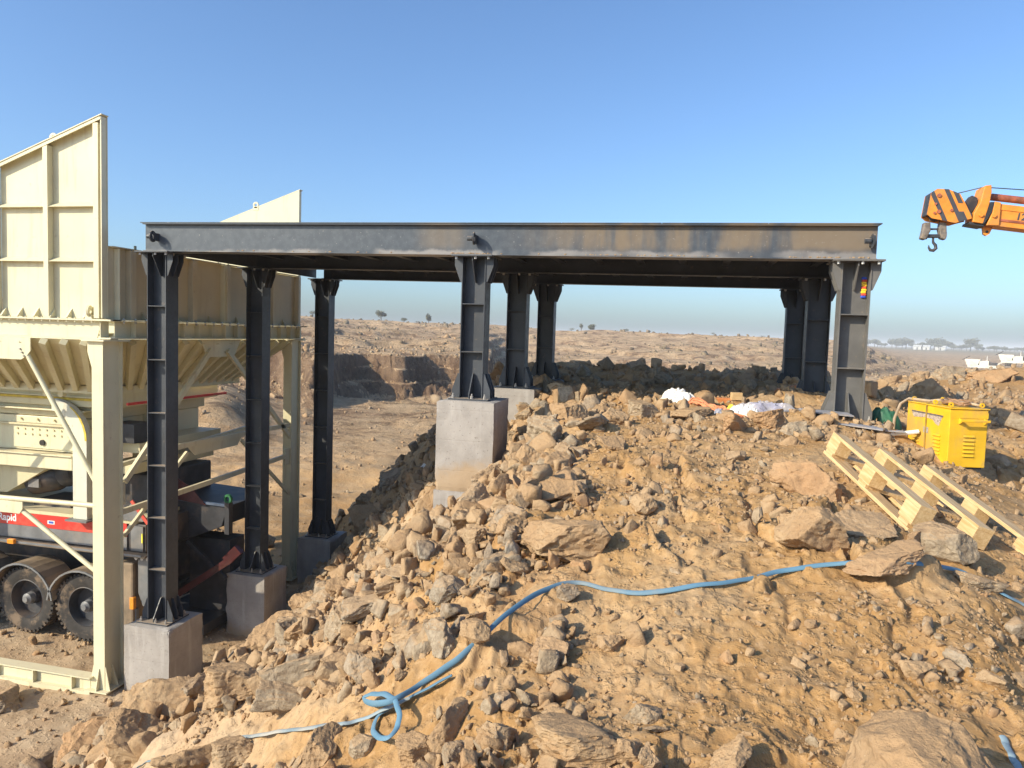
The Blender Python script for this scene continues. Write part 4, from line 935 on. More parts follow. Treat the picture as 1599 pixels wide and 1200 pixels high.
kb(MB().lathe((4.425, YC - .03, 1.825), (0, 1, 0), [(0, -.004), (.022, -.004), (.022, 0), (0, 0)], 12), 'lug_hole', DARK)
D = Vector((1, 0, -.135)).normalized(); Up = Vector((.135, 0, 1)).normalized()
def along(s, u, y): return Vector((4.50, 0, 2.07)) + D * s + Up * u + Vector((0, y, 0))
LB = 5.0
kb(MB().obox(along(LB / 2, 0.0, YC), D * LB, Vector((0, .30, 0)), Up * .345), 'boom_section', bevel=.012)
kb(MB().obox(along(LB / 2, 0.115, YC - .156), D * LB, Vector((0, .012, 0)), Up * .07), 'boom_rail', ORNG)
kb(MB().obox(along(LB / 2, -.075, YC - .156), D * LB, Vector((0, .012, 0)), Up * .035), 'boom_rail', RUST)
kb(MB().obox(along(LB / 2, -.16, YC - .158), D * LB, Vector((0, .014, 0)), Up * .02), 'boom_rail', ORNG)
kb(MB().tube([along(-.08, .29, YC), along(LB, .29, YC)], .055, 14), 'extension_cylinder', RUST, smooth=True)
tc = bpy.data.curves.new('l', 'FONT'); tc.body = '12'; tc.size = .15; tc.extrude = .001; tc.offset = .003
to = bpy.data.objects.new('l', tc); col.objects.link(to); dg = bpy.context.evaluated_depsgraph_get()
tme = bpy.data.meshes.new_from_object(to.evaluated_get(dg)); bpy.data.objects.remove(to)
text_part(tme, 'lettering', BLK, (4.76, YC - .155, 1.995), (R(90), R(7.7), 0), crane)
kb(MB().tube([(3.94, YC, 2.42), (4.33, YC, 2.52)] , .008, 6), 'hoist_rope', DARK); kb(MB().tube([(4.36, YC, 2.52)] + [tuple(along(k * .5, .46 - .0 * k, YC)) for k in range(1, 11)], .008, 6), 'hoist_rope', DARK)
hkb = empty('hook_block', (3.67, YC, 1.55), 'grimy grey crane hook block with a curved hook hanging from the striped boom head', 'crane hook')
def qb(m, name, mat=DARK, **k): return m.build(name, mat, hkb, True, **k)
GR = mat_plain('grimy_grey', (.17, .145, .125), .6, .3, 12, dirt=.5)
for s in (-1, 1):
    cx_ = 3.675 + s * .115
    qb(prism2([(cx_ - .045, 1.97), (cx_ + .045, 1.97), (cx_ + .055, 1.84), (cx_ + .02 + s * .03, 1.70), (cx_ - .05 + s * .03, 1.72), (cx_ - .055, 1.86)], YC - .07, YC + .07), 'cheek_plate', GR, bevel=.01)
    qb(MB().lathe((cx_ + s * .02, YC, 1.78), (1, 0, 0), [(0, -.04), (.07, -.04), (.075, 0), (.07, .04), (0, .04)], 18), 'sheave', GR, smooth=True)
qb(MB().box(3.56, 3.79, YC - .035, YC + .035, 1.735, 1.79), 'crossbar', DARK, bevel=.008)
qb(MB().box(3.56, 3.79, YC - .02, YC + .02, 1.86, 1.885), 'crossbar', DARK)
hk = [(3.675, 1.76), (3.675, 1.70), (3.68, 1.66), (3.715, 1.62), (3.725, 1.57), (3.69, 1.535), (3.645, 1.54), (3.62, 1.58), (3.618, 1.62)]
qb(MB().tube([(x, YC, z) for x, z in hk], [.016, .017, .02, .024, .026, .026, .023, .016, .006], 10), 'hook', DARK, smooth=True)
for x in (3.60, 3.74): qb(MB().tube([(x, YC - .03, 1.96), (x + .0, YC - .03, 2.10)], .006, 6), 'rope_fall', DARK)
# the crane's own body, outside the picture
gz0 = gz(10.2, YC)
kb(MB().box(9.0, 12.4, YC - .9, YC + .9, gz0 + .75, gz0 + 1.25), 'chassis', ORNG, bevel=.05)
kb(MB().prism([(9.2, YC - .9, gz0 + 1.25), (10.5, YC - .9, gz0 + 1.25), (10.5, YC - .9, gz0 + 2.5), (9.5, YC - .9, gz0 + 2.5)], (0, .6, 0)), 'cab', ORNG, bevel=.04)
kb(MB().prism([(9.35, YC - .903, gz0 + 1.6), (10.4, YC - .903, gz0 + 1.6), (10.4, YC - .903, gz0 + 2.35), (9.6, YC - .903, gz0 + 2.35)], (0, .002, 0)), 'cab_window', mat_plain('dark_glass', (.05, .06, .07), .1))
kb(MB().prism([(9.2, YC - .2, gz0 + 1.25), (9.7, YC - .2, gz0 + 1.25), (9.9, YC - .2, 1.55), (9.2, YC - .2, 1.25)], (0, .4, 0)), 'boom_mount', ORNG)
for x in (9.6, 11.8):
    for y in (YC - .8, YC + .8): kb(MB().lathe((x, y, gz0 + .48), (0, 1, 0), [(0, -.1), (.22, -.12), (.25, -.17), (.46, -.17), (.5, -.1), (.5, .1), (.46, .17), (0, .17)], 30), 'wheel', TYRE, smooth=True)

# ------------------------------------------------------------------ yellow welding set
wm = empty('welding_set', (2.471, 7.952, -1.18), 'bright yellow louvred steel welding set standing beside the wooden pallet, cable draped over it', 'welding machine')
wm.rotation_euler = (0, 0, .214)
W_, D_, H_ = .365, .805, .585
MB().box(0, W_, 0, D_, .02, H_).build('casing', YEL, wm, bevel=.006)
MB().box(.02, W_ - .02, .02, D_ - .02, 0, .02).build('base_frame', DARK, wm)
MB().box(-.012, W_ + .012, -.012, D_ + .012, H_ + .0015, H_ + .012).build('lid', YEL, wm, bevel=.003)
LOUV = mat_plain('louvre_gap', (.20, .11, .02), .7)
for k in range(6):
    z = .13 + k * .038; m = MB().prism([(.14, -.001, z), (.14, -.014, z - .004), (.14, -.001, z + .014)], (.105, 0, 0)); m.build('louvre', YEL, wm)
    MB().box(.142, .243, -.0025, -.0008, z - .008, z - .001).build('louvre_slot', LOUV, wm)
for r_ in range(2):
    for k in range(6):
        y = .14 + r_ * .40; z = .12 + k * .036
        MB().prism([(-.001, y, z), (-.012, y, z - .004), (-.001, y, z + .013)], (0, .13, 0)).build('louvre', YEL, wm)
        MB().box(-.0022, -.0008, y + .002, y + .128, z - .007, z - .001).build('louvre_slot', LOUV, wm)
# carrying handle: two triangular cheeks and a bar
for x in (.085, .325): MB().prism([(x, -.001, .44), (x, -.001, .50), (x, -.07, .485), (x, -.075, .47)], (.006, 0, 0)).build('handle_cheek', YEL, wm)
MB().box(.06, .345, -.082, -.066, .468, .492).build('handle', YEL, wm, bevel=.004)
MB().box(.0, W_, -.004, -.001, .50, .555).build('top_fold', YEL, wm)
MB().prism([(-.0012, .12, .50), (-.0012, .70, .50), (-.0012, .70, .478), (-.0012, .66, .44), (-.0012, .50, .452), (-.0012, .46, .458), (-.0012, .30, .45), (-.0012, .24, .41), (-.0012, .18, .40), (-.0012, .16, .44)], (-.002, 0, 0)).build('torn_label', mat_plain('torn_label_paper', (.42, .33, .26), .8, .5, 60), wm)
MB().box(-.005, -.0035, .11, .71, .492, .508).build('label_strip', mat_plain('label_ink', (.12, .10, .10), .7, .5, 40), wm)
MB().box(-.004, -.001, .37, .46, .30, .36).build('nameplate', mat_plain('nameplate_metal', (.34, .30, .27), .5, .3, 40), wm)
MB().box(-.010, -.0055, .405, .427, .02, H_ + .013).build('strap', mat_plain('tan_strap', (.32, .20, .04), .8), wm)
MB().box(-.010, W_, .405, .427, H_ + .0125, H_ + .017).build('strap', bpy.data.materials['tan_strap'], wm)
for x, y in ((.03, .05), (.33, .05), (.03, .74), (.03, .33), (.33, .74)): MB().lathe((x, y, H_ + .04), (0, 1, 0), [(.01, -.006), (.024, -.006), (.024, .006), (.01, .006), (.01, -.006)], 14).build('lifting_eye', YEL, wm, smooth=True)
cab = MB(); pth = []
for k in range(40):
    a = k / 39; pth.append((2.46 + .30 * a + .05 * sin(9 * a), 8.05 + .5 * (1 - a) + .05 * sin(14 * a), -.565 + .02 * abs(sin(7 * a))))
tag(cab.tube(pth[::-1] + [(2.30, 8.72, -.56), (2.22, 8.72, -.62), (2.16, 8.68, -.78), (2.14, 8.62, -.95), (2.17, 8.5, -1.07), (2.2, 8.3, -1.10)], .014, 8).build('welding_cable', mat_plain('dusty_cable', (.36, .27, .18), .8), None, smooth=True), 'dusty welding cable lying over the lid of the yellow welding set and down its side', 'cable')
m = MB(); 
for ph in (0, 1.6, 3.1): m.tube([(2.62 + .10 * cos(t_ * .5 + ph) + .01 * ph, 8.32 + .22 * sin(t_ * .5 + ph), -.562 + .012 * ((t_ + ph) % 3)) for t_ in range(14)], .012, 6)
tag(m.build('cable_coil', mat_plain('brown_cable', (.30, .17, .09), .8), None, smooth=True), 'loose brown cable coiled on top of the yellow welding set', 'cable')

# ------------------------------------------------------------------ wooden pallet, upside down on the stones
pal = empty('wooden_pallet', (1.464, 5.077, -.925), 'new pale pine pallet lying upside down and tilted on boulders beside the welding set', 'pallet')
pal.rotation_euler = (-.318, .209, -1.349)
for y in (-.35, 0, .35):
    MB().box(-.6, .6, y - .05, y + .05, .0505, .0725).build('skid', WOOD, pal, bevel=.0015)
    for x in (-.5275, 0, .5275): MB().box(x - .0725, x + .0725, y - .05, y + .05, -.05, .05).build('block', WOOD, pal, bevel=.002)
for x in (-.5275, 0, .5275): MB().box(x - .05, x + .05, -.4, .4, -.0725, -.0505).build('stringer', WOOD, pal, bevel=.0015)
for y, w_ in ((-.35, .1), (-.18, .07), (0, .1), (.18, .07), (.35, .1)): MB().box(-.6, .6, y - w_ / 2, y + w_ / 2, -.095, -.073).build('deck_board', WOOD, pal, bevel=.0015)

# ------------------------------------------------------------------ blue lay-flat hose
def crsp(P, n=8):
    P = [Vector(p) for p in P]; P = [P[0] * 2 - P[1]] + P + [P[-1] * 2 - P[-2]]; out = []
    for i in range(1, len(P) - 2):
        for k in range(n):
            t_ = k / n; a, b, c, d = P[i - 1:i + 3]
            out.append(.5 * ((2 * b) + (c - a) * t_ + (2 * a - 5 * b + 4 * c - d) * t_ ** 2 + (3 * b - a - 3 * c + d) * t_ ** 3))
    return out + [P[-2]]
HOSE = {}
HOSE = {'main': [(1.643, 3.778, -1.239), (1.556, 3.834, -1.18), (1.451, 3.838, -1.132), (1.345, 4.02, -1.102), (1.033, 3.635, -0.975), (0.908, 3.616, -0.973), (0.69, 3.668, -1.027), (0.462, 3.635, -1.075), (0.28, 3.486, -1.09), (0.081, 3.384, -1.102), (-0.142, 3.342, -1.149), (-0.319, 3.382, -1.167), (-0.477, 3.439, -1.17), (-0.606, 3.303, -1.176), (-0.719, 3.026, -1.203), (-0.815, 2.831, -1.282), (-0.904, 2.775, -1.353), (-0.997, 2.735, -1.419), (-1.058, 2.618, -1.433), (-1.156, 2.646, -1.477), (-1.24, 2.735, -1.514), (-1.207, 2.724, -1.485), (-1.117, 2.662, -1.44), (-1.052, 2.615, -1.436), (-1.005, 2.54, -1.442), (-0.991, 2.49, -1.465), (-1.001, 2.424, -1.471), (-1.089, 2.529, -1.537), (-1.131, 2.593, -1.539), (-1.128, 2.641, -1.52), (-1.072, 2.687, -1.487), (-0.972, 2.706, -1.426), (-0.863, 2.741, -1.363)], 'tail': [(-1.019, 2.687, -1.453), (-1.11, 2.649, -1.495), (-1.232, 2.679, -1.576), (-1.311, 2.667, -1.595), (-1.478, 2.825, -1.716), (-1.593, 2.868, -1.767), (-1.782, 3.029, -1.893), (-1.949, 3.136, -1.993), (-2.175, 3.32, -2.145), (-2.249, 3.29, -2.16), (-2.419, 3.395, -2.265)], 'end': [(-2.816, 3.516, -2.469), (-2.884, 3.534, -2.506), (-3.041, 3.658, -2.619), (-3.072, 3.655, -2.641), (-3.091, 3.637, -2.651), (-3.153, 3.645, -2.698), (-3.23, 3.667, -2.757)], 'corner': [(1.031, 2.619, -1.242), (1.031, 2.581, -1.253), (1.014, 2.501, -1.242), (1.021, 2.482, -1.26), (1.001, 2.398, -1.245)]}
def hose(name, pts, mat, label, wdt=.023):
    P = crsp(pts, 9)
    for _ in range(3): P = [P[0]] + [Vector((P[i].x, P[i].y, max((P[i - 1].z + P[i].z * 2 + P[i + 1].z) / 4, P[i].z - .004))) for i in range(1, len(P) - 1)] + [P[-1]]
    P = [p + Vector((.0015 * sin(i * .5), .0015 * sin(i * .7 + 1), .001 * sin(i * .8))) for i, p in enumerate(P)]
    m = MB().tube(P, [wdt * .5 * (1 + .08 * sin(i * .23)) for i in range(len(P))], 10, True, .42); return tag(m.build(name, mat, None, smooth=True), label, 'hose')
hose('blue_hose', HOSE['main'], BLUE, 'long blue flat hose snaking over the mound crest and ending in a loop')
hose('blue_hose', HOSE['tail'], GREYH, 'dusty blue hose run leaving the loop down the bank to the hopper side')
hose('blue_hose', HOSE['end'], BLUE, 'short end of blue hose showing between boulders at the pit mouth')
hose('blue_hose', HOSE['corner'], GREYH, 'pale blue hose piece beside the very large boulder at the picture corner')


# ------------------------------------------------------------------ rubbish between the posts
def crumple(name, c, sx_, sy_, h, mat, label, cat, seed, amp=.5, n=34, cloth=False):
    g_ = np.random.default_rng(seed); xs_ = np.linspace(-1, 1, n); X, Y = np.meshgrid(xs_, xs_, indexing='ij')
    rr = np.sqrt(X ** 2 + Y ** 2); Z = np.clip(1 - rr ** 2.4, 0, 1) ** .5 * h
    nz = fbm(X * 3 + seed, Y * 3, 1.2, 4, seed, .6, True); Z = Z * (1 + amp * nz) + (.02 * nz)
    Px = c[0] + X * sx_ * (1 + .2 * vn(X * 3, Y * 3, seed)) ; Py = c[1] + Y * sy_ * (1 + .2 * vn(X * 3 + 9, Y * 3, seed))
    keep = rr + .25 * vn(X * 4, Y * 4, seed + 5) < 1.0
    Zw = np.maximum(H(Px, Py) + .004, 0 * Px - 99) + Z
    V = np.stack([Px, Py, Zw], -1).reshape(-1, 3); i, j = np.meshgrid(np.arange(n - 1), np.arange(n - 1), indexing='ij')
    k = keep[:-1, :-1]; Q = np.stack([i * n + j, (i + 1) * n + j, (i + 1) * n + j + 1, i * n + j + 1], -1)[k]
    idx, inv = np.unique(Q, return_inverse=True); me = np_mesh(name, V[idx], inv.reshape(Q.shape), True); me.set_sharp_from_angle(angle=R(28))
    o = mesh_obj(name, me, mat); s_ = o.modifiers.new('s', 'SOLIDIFY'); s_.thickness = .004
    return tag(o, label, cat)
SACK = mat_plain('white_sackcloth', (.80, .77, .72), .8, .08, 6, dirt=.3)
pt = NT('clear_plastic'); pt.b.inputs['Transmission Weight'].default_value = .55; PLAST = pt.out(pt.mix(pt.ramp(pt.noise(pt.obj(), 9, 5), .4, .6), (.62, .60, .72), (.80, .74, .70)), .22)
crumple('white_sack', (-.10, 9.7), .27, .22, .15, SACK, 'bulging white woven sack lying at the top of the mound near the orange rope', 'sack', 2)
crumple('plastic_sheet', (.82, 8.95), .36, .16, .12, PLAST, 'crumpled clear plastic sheet with a bluish sheen beside the orange rope', 'plastic sheet', 7, .8)
crumple('white_bag', (.62, 8.75), .16, .14, .10, SACK, 'small crumpled white bag half under the clear plastic sheet', 'bag', 12, .8)
crumple('white_paper', (1.42, 9.25), .16, .12, .05, SACK, 'crumpled white paper lying just before the garlanded post foot', 'paper', 15, .8)
crumple('grey_cloth', (.38, 8.5), .12, .1, .05, mat_plain('grey_cloth', (.30, .30, .34), .8), 'small dark grey rag under the orange rope', 'rag', 18, .8)
crumple('plastic_bag', (-5.0, 13.42), .16, .12, .12, SACK, 'small white plastic bag lying in the shade on the bank far below the deck', 'plastic bag', 22, .6)
crumple('green_crate_sack', (2.14, 8.95), .17, .13, .17, mat_plain('green_sack', (.03, .13, .07), .6, .3), 'dark green plastic container lying open beside the yellow welding set', 'container', 25, .3)
crumple('yellow_wrapper', (.52, 9.3), .10, .05, .03, mat_plain('yellow_wrapper', (.80, .62, .05), .6), 'small yellow wrapper by the orange rope', 'wrapper', 28, .6, 16)
ORR = mat_plain('orange_rope', (.70, .26, .12), .8, .15)
m = MB(); g_ = np.random.default_rng(8)
for k in range(5):
    cx_, cy_ = .28 + .10 * g_.uniform(-1, 1), 8.85 + .25 * g_.uniform(-1, 1); P = []
    for q in range(22):
        a = q * .55 + k; P.append((cx_ + (.05 + .012 * q) * cos(a) + .02 * k, cy_ + (.10 + .006 * q) * sin(a * .9), 0))
    P = crsp(P, 3); P = [(p.x, p.y, gz(p.x, p.y) + .03 + .03 * abs(sin(i * .3 + k))) for i, p in enumerate(P)]; m.tube(P, .011, 6)
tag(m.build('orange_rope', ORR, None, smooth=True), 'tangled orange rope in a heap between the white sack and the plastic sheet', 'rope')
def plank(c, ex, w_, t_, label, yaw, tilt=0, mat=ORWOOD, roll=0):
    o = MB().box(-ex / 2, ex / 2, -w_ / 2, w_ / 2, -t_ / 2, t_ / 2).build('wooden_plank', mat, None, bevel=.003); o.rotation_euler = (roll, tilt, yaw); o.location = (c[0], c[1], gz(c[0], c[1]) + c[2]); return tag(o, label, 'plank', 'orange timber offcuts')
plank((1.62, 12.2, .06), .62, .16, .10, 'long orange timber lying flat in front of the shaded posts', .05)
plank((1.52, 12.0, .16), .40, .16, .06, 'short orange board tipped on top of the long orange timber', .2, -.22)
plank((.40, 10.4, .05), .46, .10, .09, 'orange timber lying behind the tangled orange rope', .02)
plank((.62, 10.3, .07), .14, .10, .10, 'small pale wood block at the end of the timber behind the rope', .2, mat=WOOD)
SHEET = mat_plain('weathered_sheet', (.30, .30, .32), .6, .3, 4, dirt=.6)
for k, (x, y, ex, ey, yw, tl, lb) in enumerate(((1.45, 8.55, .50, .25, .1, .05, 'grey sheet offcut lying flat before the garlanded post'), (1.75, 8.3, .42, .14, -.2, .08, 'narrow grey sheet offcut tipped up near the green container'), (1.15, 8.9, .34, .2, .5, -.06, 'grey sheet offcut half under the plastic sheet'), (1.95, 8.42, .5, .1, .02, .02, 'long thin strip of grey sheet in front of the garlanded post'))):
    o = MB().box(-ex / 2, ex / 2, -ey / 2, ey / 2, -.006, .006).build('metal_sheet', SHEET, None); o.location = (x, y, gz(x, y) + .03); o.rotation_euler = (tl, tl, yw); tag(o, lb, 'metal sheet')
o = MB().tube(crsp([(1.98, 8.42, 0), (2.15, 8.44, .01), (2.32, 8.44, .04)], 6), .022, 8).build('white_pipe', SACK, None, smooth=True); o.location = (0.02, 0, gz(2.1, 8.4) + .05); tag(o, 'short white plastic pipe lying across the green container', 'pipe')
# thin wire standing from the bank
o = MB().tube(crsp([(-5.25, 13.3, -3.0), (-5.1, 13.35, -2.5), (-4.75, 13.4, -1.95), (-4.6, 13.4, -1.7)], 6), .006, 5).build('thin_wire', mat_plain('wire', (.35, .28, .2)), None); tag(o, 'thin bent wire sticking up from the rock at the far bank edge', 'wire')

# ------------------------------------------------------------------ far things: trees, sheds, machines
LEAF = mat_plain('hazed_foliage', (.15, .155, .105), .9, .35, 1.5); TRUNK = mat_plain('tree_bark', (.12, .09, .06), .9)  # leaf colour lightened towards grey, haze over distant trees put into the colour
def tree(x, y, h, wd, label, group, seed, bare=False, z=None):
    g_ = np.random.default_rng(seed); z0 = gz(x, y) - .1 if z is None else z
    r = empty('tree', (x, y, z0), label, 'tree', group)
    m = MB(); m.tube([(0, 0, 0), (.02 * h, 0, h * .3), (0, 0, h * .62)], [h * .035, h * .028, h * .012], 6)
    for k in range(6):
        a = k * 1.1 + seed; zz = h * (.28 + .06 * k); m.tube([(0, 0, zz), (cos(a) * wd * .22, sin(a) * wd * .22, zz + h * .15), (cos(a) * wd * .36, sin(a) * wd * .36, zz + h * .24)], [h * .016, h * .01, h * .004], 4)
    m.build('trunk', TRUNK, r)
    nl = 260 if bare else 620
    cen = g_.normal(size=(9, 3)); cen /= np.linalg.norm(cen, axis=1)[:, None]; cen *= g_.uniform(.3, .8, (9, 1)); cen = cen * np.array([wd * .36, wd * .36, h * .24]) + np.array([0, 0, h * .64])
    k = g_.integers(0, 9, nl); P = g_.normal(size=(nl, 3)); P /= np.linalg.norm(P, axis=1)[:, None]; P *= g_.uniform(.2, 1, (nl, 1)) ** .5
    P = P * np.array([wd * .24, wd * .24, h * .17]) * g_.uniform(.6, 1.2, (9, 1))[k] + cen[k]
    A = g_.normal(size=(nl, 3)); B = g_.normal(size=(nl, 3)); s = h * (.030 if bare else .045)
    A = A / np.linalg.norm(A, axis=1)[:, None] * s; B = B / np.linalg.norm(B, axis=1)[:, None] * s
    V = np.stack([P - A - B * .6, P + A - B * .6, P + A * .8 + B, P - A * .8 + B], 1).reshape(-1, 3); Q = np.arange(nl * 4).reshape(-1, 4)
    mesh_obj('crown', np_mesh('crown', V, Q), LEAF, r)
    return r
def polar(az, d): a = R(az) - YAW; return d * sin(a), d * cos(a)
def pxaz(px): return math.degrees(math.atan((px - 800) / 1158.5))
for k, (px, d, h, wd, bare, lb) in enumerate(((487, 250, 3.2, 3.6, True, 'bare grey tree on the skyline just beside the cream hopper post'), (593, 245, 4.2, 4.2, False, 'round green tree alone on the skyline right of the black back post'),
        (629, 260, 2.4, 3.4, False, 'low bush on the skyline between the round tree and the thin one'), (667, 250, 4.0, 2.6, False, 'small round-headed tree on a thin trunk on the skyline above the far cliff'),
        (650, 262, 1.6, 2.4, True, 'tiny low shrub on the skyline beside the thin trunked tree'), (692, 255, 1.6, 1.4, True, 'tiny twiggy shrub above the far cliff near the tall pedestal post'), (905, 250, 3.4, 2.2, True, 'thin upright tree on the skyline just past the back middle post'),
        (922, 245, 3.0, 3.4, False, 'leaning bushy tree second past the back middle post on the skyline'), (890, 255, 1.8, 3.0, True, 'low thin scrub on the skyline beside the back middle post'), (976, 255, 2.2, 2.0, True, 'small twiggy tree on the skyline above the roundest dark rock'),
        (1111, 250, 1.3, 2.2, True, 'tiny shrub on the brown ridge above the shaded stones'), (1188, 250, 1.2, 2.6, True, 'low scrub on the brown ridge beside the mound end posts'))):
    x, y = polar(pxaz(px), d); tree(x, y, h, wd, lb, 'trees along the skyline', 40 + k, bare)
g_ = np.random.default_rng(77)
for k in range(46):
    px = 1335 + k * 6.6 + g_.uniform(-3, 3); d = 900 + g_.uniform(-60, 120); hh = g_.uniform(6, 10) * (1.45 if k in (9, 11, 12, 18, 20, 21, 27) else 1) * (.75 if k > 29 else 1)
    x, y = polar(pxaz(px), d); tree(x, y, hh, hh * g_.uniform(1.2, 1.9), '%s hazy tree in the distant belt, %s' % (['broad', 'low', 'round', 'tall', 'narrow', 'thin'][k % 6], ['nearest the garlanded post', 'before the first white shed', 'between the white sheds', 'beyond the widest shed', 'midway to the white crushers', 'above the standing person', 'above the first white crusher', 'at the far end of the belt'][k // 6]), 'distant trees across the plain', 100 + k % 9)
for k in range(4):
    px = 1576 + k * 9; x, y = polar(pxaz(px), 260 + 12 * k); tree(x, y, 3.4, 5.5, ['hazy tree rising just left of the second white crusher', 'hazy tree rising behind the raised box of the second white crusher', 'broad hazy tree next past the raised box of the second crusher', 'outermost hazy tree past the second white crusher'][k], 'trees behind the white machines', 200 + k)
SHEDW = mat_plain('faded_white_wall', (.50, .50, .48), .8)
for k, (px, w_) in enumerate(((1430, 7), (1444, 6), (1466, 9))):
    x, y = polar(pxaz(px), 860); r = empty('shed', (x, y, gz(x, y)), ['tiny white shed at the foot of the distant trees, nearest the garlanded post', 'smallest white shed in the middle of the distant trees', 'widest white shed under the tallest distant tree'][k], 'shed')
    MB().box(-w_ / 2, w_ / 2, -3, 3, 0, 3.2).build('wall', SHEDW, r); MB().prism([(-w_ / 2 - .3, -3.3, 3.2), (w_ / 2 + .3, -3.3, 3.2), (w_ / 2 + .3, 0, 4.6), (-w_ / 2 - .3, 0, 4.6)], (0, .3, .2)).prism([(-w_ / 2 - .3, 3.3, 3.2), (w_ / 2 + .3, 3.3, 3.2), (w_ / 2 + .3, 0, 4.6), (-w_ / 2 - .3, 0, 4.6)], (0, .3, .2)).build('roof', SHEDW, r)
    MB().box(-.6, .6, -3.06, -3.01, 0, 2.2).build('door', DARK, r); r.rotation_euler = (0, 0, -.4)
# white crushing machines beyond the berm
MW = mat_plain('cream_white_paint', (.60, .57, .50), .6, .2, 1.5, dirt=.5)
def machine(px, d, label, seed, z_off=0):
    x, y = polar(pxaz(px), d); r = empty('crushing_machine', (x, y, gz(x, y) + z_off), label, 'crusher', 'white crushers beyond the berm'); r.rotation_euler = (0, 0, -.45)
    MB().box(-3.2, 2.6, -1, 1, .7, 1.3).build('chassis', MW, r); MB().prism([(-3.4, -1.1, 1.3), (-1.2, -1.1, 1.3), (-.7, -1.1, 2.6), (-3.8, -1.1, 2.6)], (0, 2.2, 0)).build('feed_box', MW, r)
    MB().box(-.9, .9, -1, 1, 1.3, 2.3).build('crusher_box', MW, r); MB().box(1.0, 2.4, -.8, .8, 1.3, 2.0).build('engine_box', DARK, r)
    MB().bar((1.5, 0, 1.0), (5.2, 0, 3.2), .8, .25).build('conveyor', MW, r); MB().bar((-4.5, .6, 2.4), (-3, .6, 3.3), .3, .15).build('boom', DARK, r)
    MB().box(-2.4, -1.4, -1.25, 1.25, .0, .7).box(1.0, 2.0, -1.25, 1.25, .0, .7).build('wheels', TYRE, r)
    MB().cyl((.4, .3, 2.3), (.4, .3, 3.4), .1, 8).build('exhaust', MW, r)
    return r
machine(1536, 200, 'white crusher with a black engine box, first beyond the berm', 1, 0)
r_ = machine(1588, 205, 'second white crusher with an upraised box, farther along the berm', 2, 1.2)
def person(px, d, label):
    x, y = polar(pxaz(px), d); r = empty('person', (x, y, gz(x, y)), label, 'person')
    bm = bmesh.new(); sk = [((0, 0, .95), .15), ((0, 0, 1.2), .15), ((0, 0, 1.42), .14), ((0, 0, 1.52), .06), ((0, 0, 1.60), .09), ((0, 0, 1.70), .09), ((.1, 0, .9), .10), ((.13, .05, .5), .07), ((.14, .0, .06), .05), ((.15, -.12, .03), .04),
        ((-.1, 0, .9), .10), ((-.13, .0, .5), .07), ((-.14, .08, .06), .05), ((-.15, -.04, .03), .04), ((.2, 0, 1.4), .06), ((.27, 0, 1.12), .05), ((.25, -.12, .88), .035), ((-.2, 0, 1.4), .06), ((-.27, 0, 1.12), .05), ((-.25, -.12, .88), .035)]
    vs_ = [bm.verts.new(p) for p, _ in sk]
    for a, b in ((0, 1), (1, 2), (2, 3), (3, 4), (4, 5), (0, 6), (6, 7), (7, 8), (8, 9), (0, 10), (10, 11), (11, 12), (12, 13), (2, 14), (14, 15), (15, 16), (2, 17), (17, 18), (18, 19)): bm.edges.new((vs_[a], vs_[b]))
    me = bpy.data.meshes.new('body'); bm.to_mesh(me); bm.free(); o = mesh_obj('body', me, mat_plain('dark_trousers_and_skin', (.12, .07, .045), .8), r)
    s = o.modifiers.new('skin', 'SKIN'); o.modifiers.new('sub', 'SUBSURF').levels = 1
    for i, (_, q) in enumerate(sk): me.skin_vertices[0].data[i].radius = (q, q)
    me.skin_vertices[0].data[0].use_root = True
    MB().lathe((0, 0, 0), (0, 0, 1), [(.0, 1.50), (.1, 1.49), (.21, 1.42), (.2, 1.2), (.19, .92), (.0, .92)], 12).build('shirt', SACK, r)
    return r
person(1475, 180, 'person in a white shirt standing on the plain beyond the berm')

# ------------------------------------------------------------------ individual stones
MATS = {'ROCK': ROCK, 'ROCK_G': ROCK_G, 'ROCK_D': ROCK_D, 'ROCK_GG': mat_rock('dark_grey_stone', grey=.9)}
_d = MATS['ROCK_GG'].node_tree
for (x, y, s, kd, var, rot, mt, lb) in NAMED_STONES:
    put_rock('boulder' if s > .3 else 'stone', kd, x, y, s, rot, MATS[mt], lb, None, .42 if s > .5 and x > .5 else .28, var)
LM = [((-2.6, 8.8), 'the tallest pedestal'), ((-2.6, 11.1), 'the half hidden centre pedestal'), ((-2.6, 13.4), 'the farthest small pedestal'), ((1.7, 8.8), 'the garlanded post'), ((1.7, 13.2), 'the shaded back posts'),
      ((2.6, 8.0), 'the yellow welding set'), ((1.46, 5.08), 'the wooden pallet'), ((-.1, 9.7), 'the white sack'), ((.8, 8.9), 'the plastic sheet'), ((-7.07, 8.8), 'the nearest short pedestal'), ((-7.07, 11.1), 'the middle short pedestal'),
      ((-7.07, 13.4), 'the black back post'), ((-1.2, 3.0), 'the blue hose loop'), ((.1, 3.4), 'the long blue hose'), ((-.5, 3.5), 'the crest of the blue hose'), ((.7, 2.35), 'the very large smooth boulder'), ((-2.9, 5.2), 'the long grey slab'),
      ((-.3, 2.3), 'the broad flat ochre rock'), ((5.8, 18.5), 'the berm beyond the welding set'), ((-9, 9), 'the crusher wheels'), ((-.5, 13.9), 'the shaded ridge')]
def side_word(dx, dy):
    c, s = cos(YAW), sin(YAW); r_ = dx * c + dy * s; f_ = -dx * s + dy * c
    if abs(r_) > abs(f_): return 'right of' if r_ > 0 else 'left of'
    return 'behind' if f_ > 0 else 'in front of'
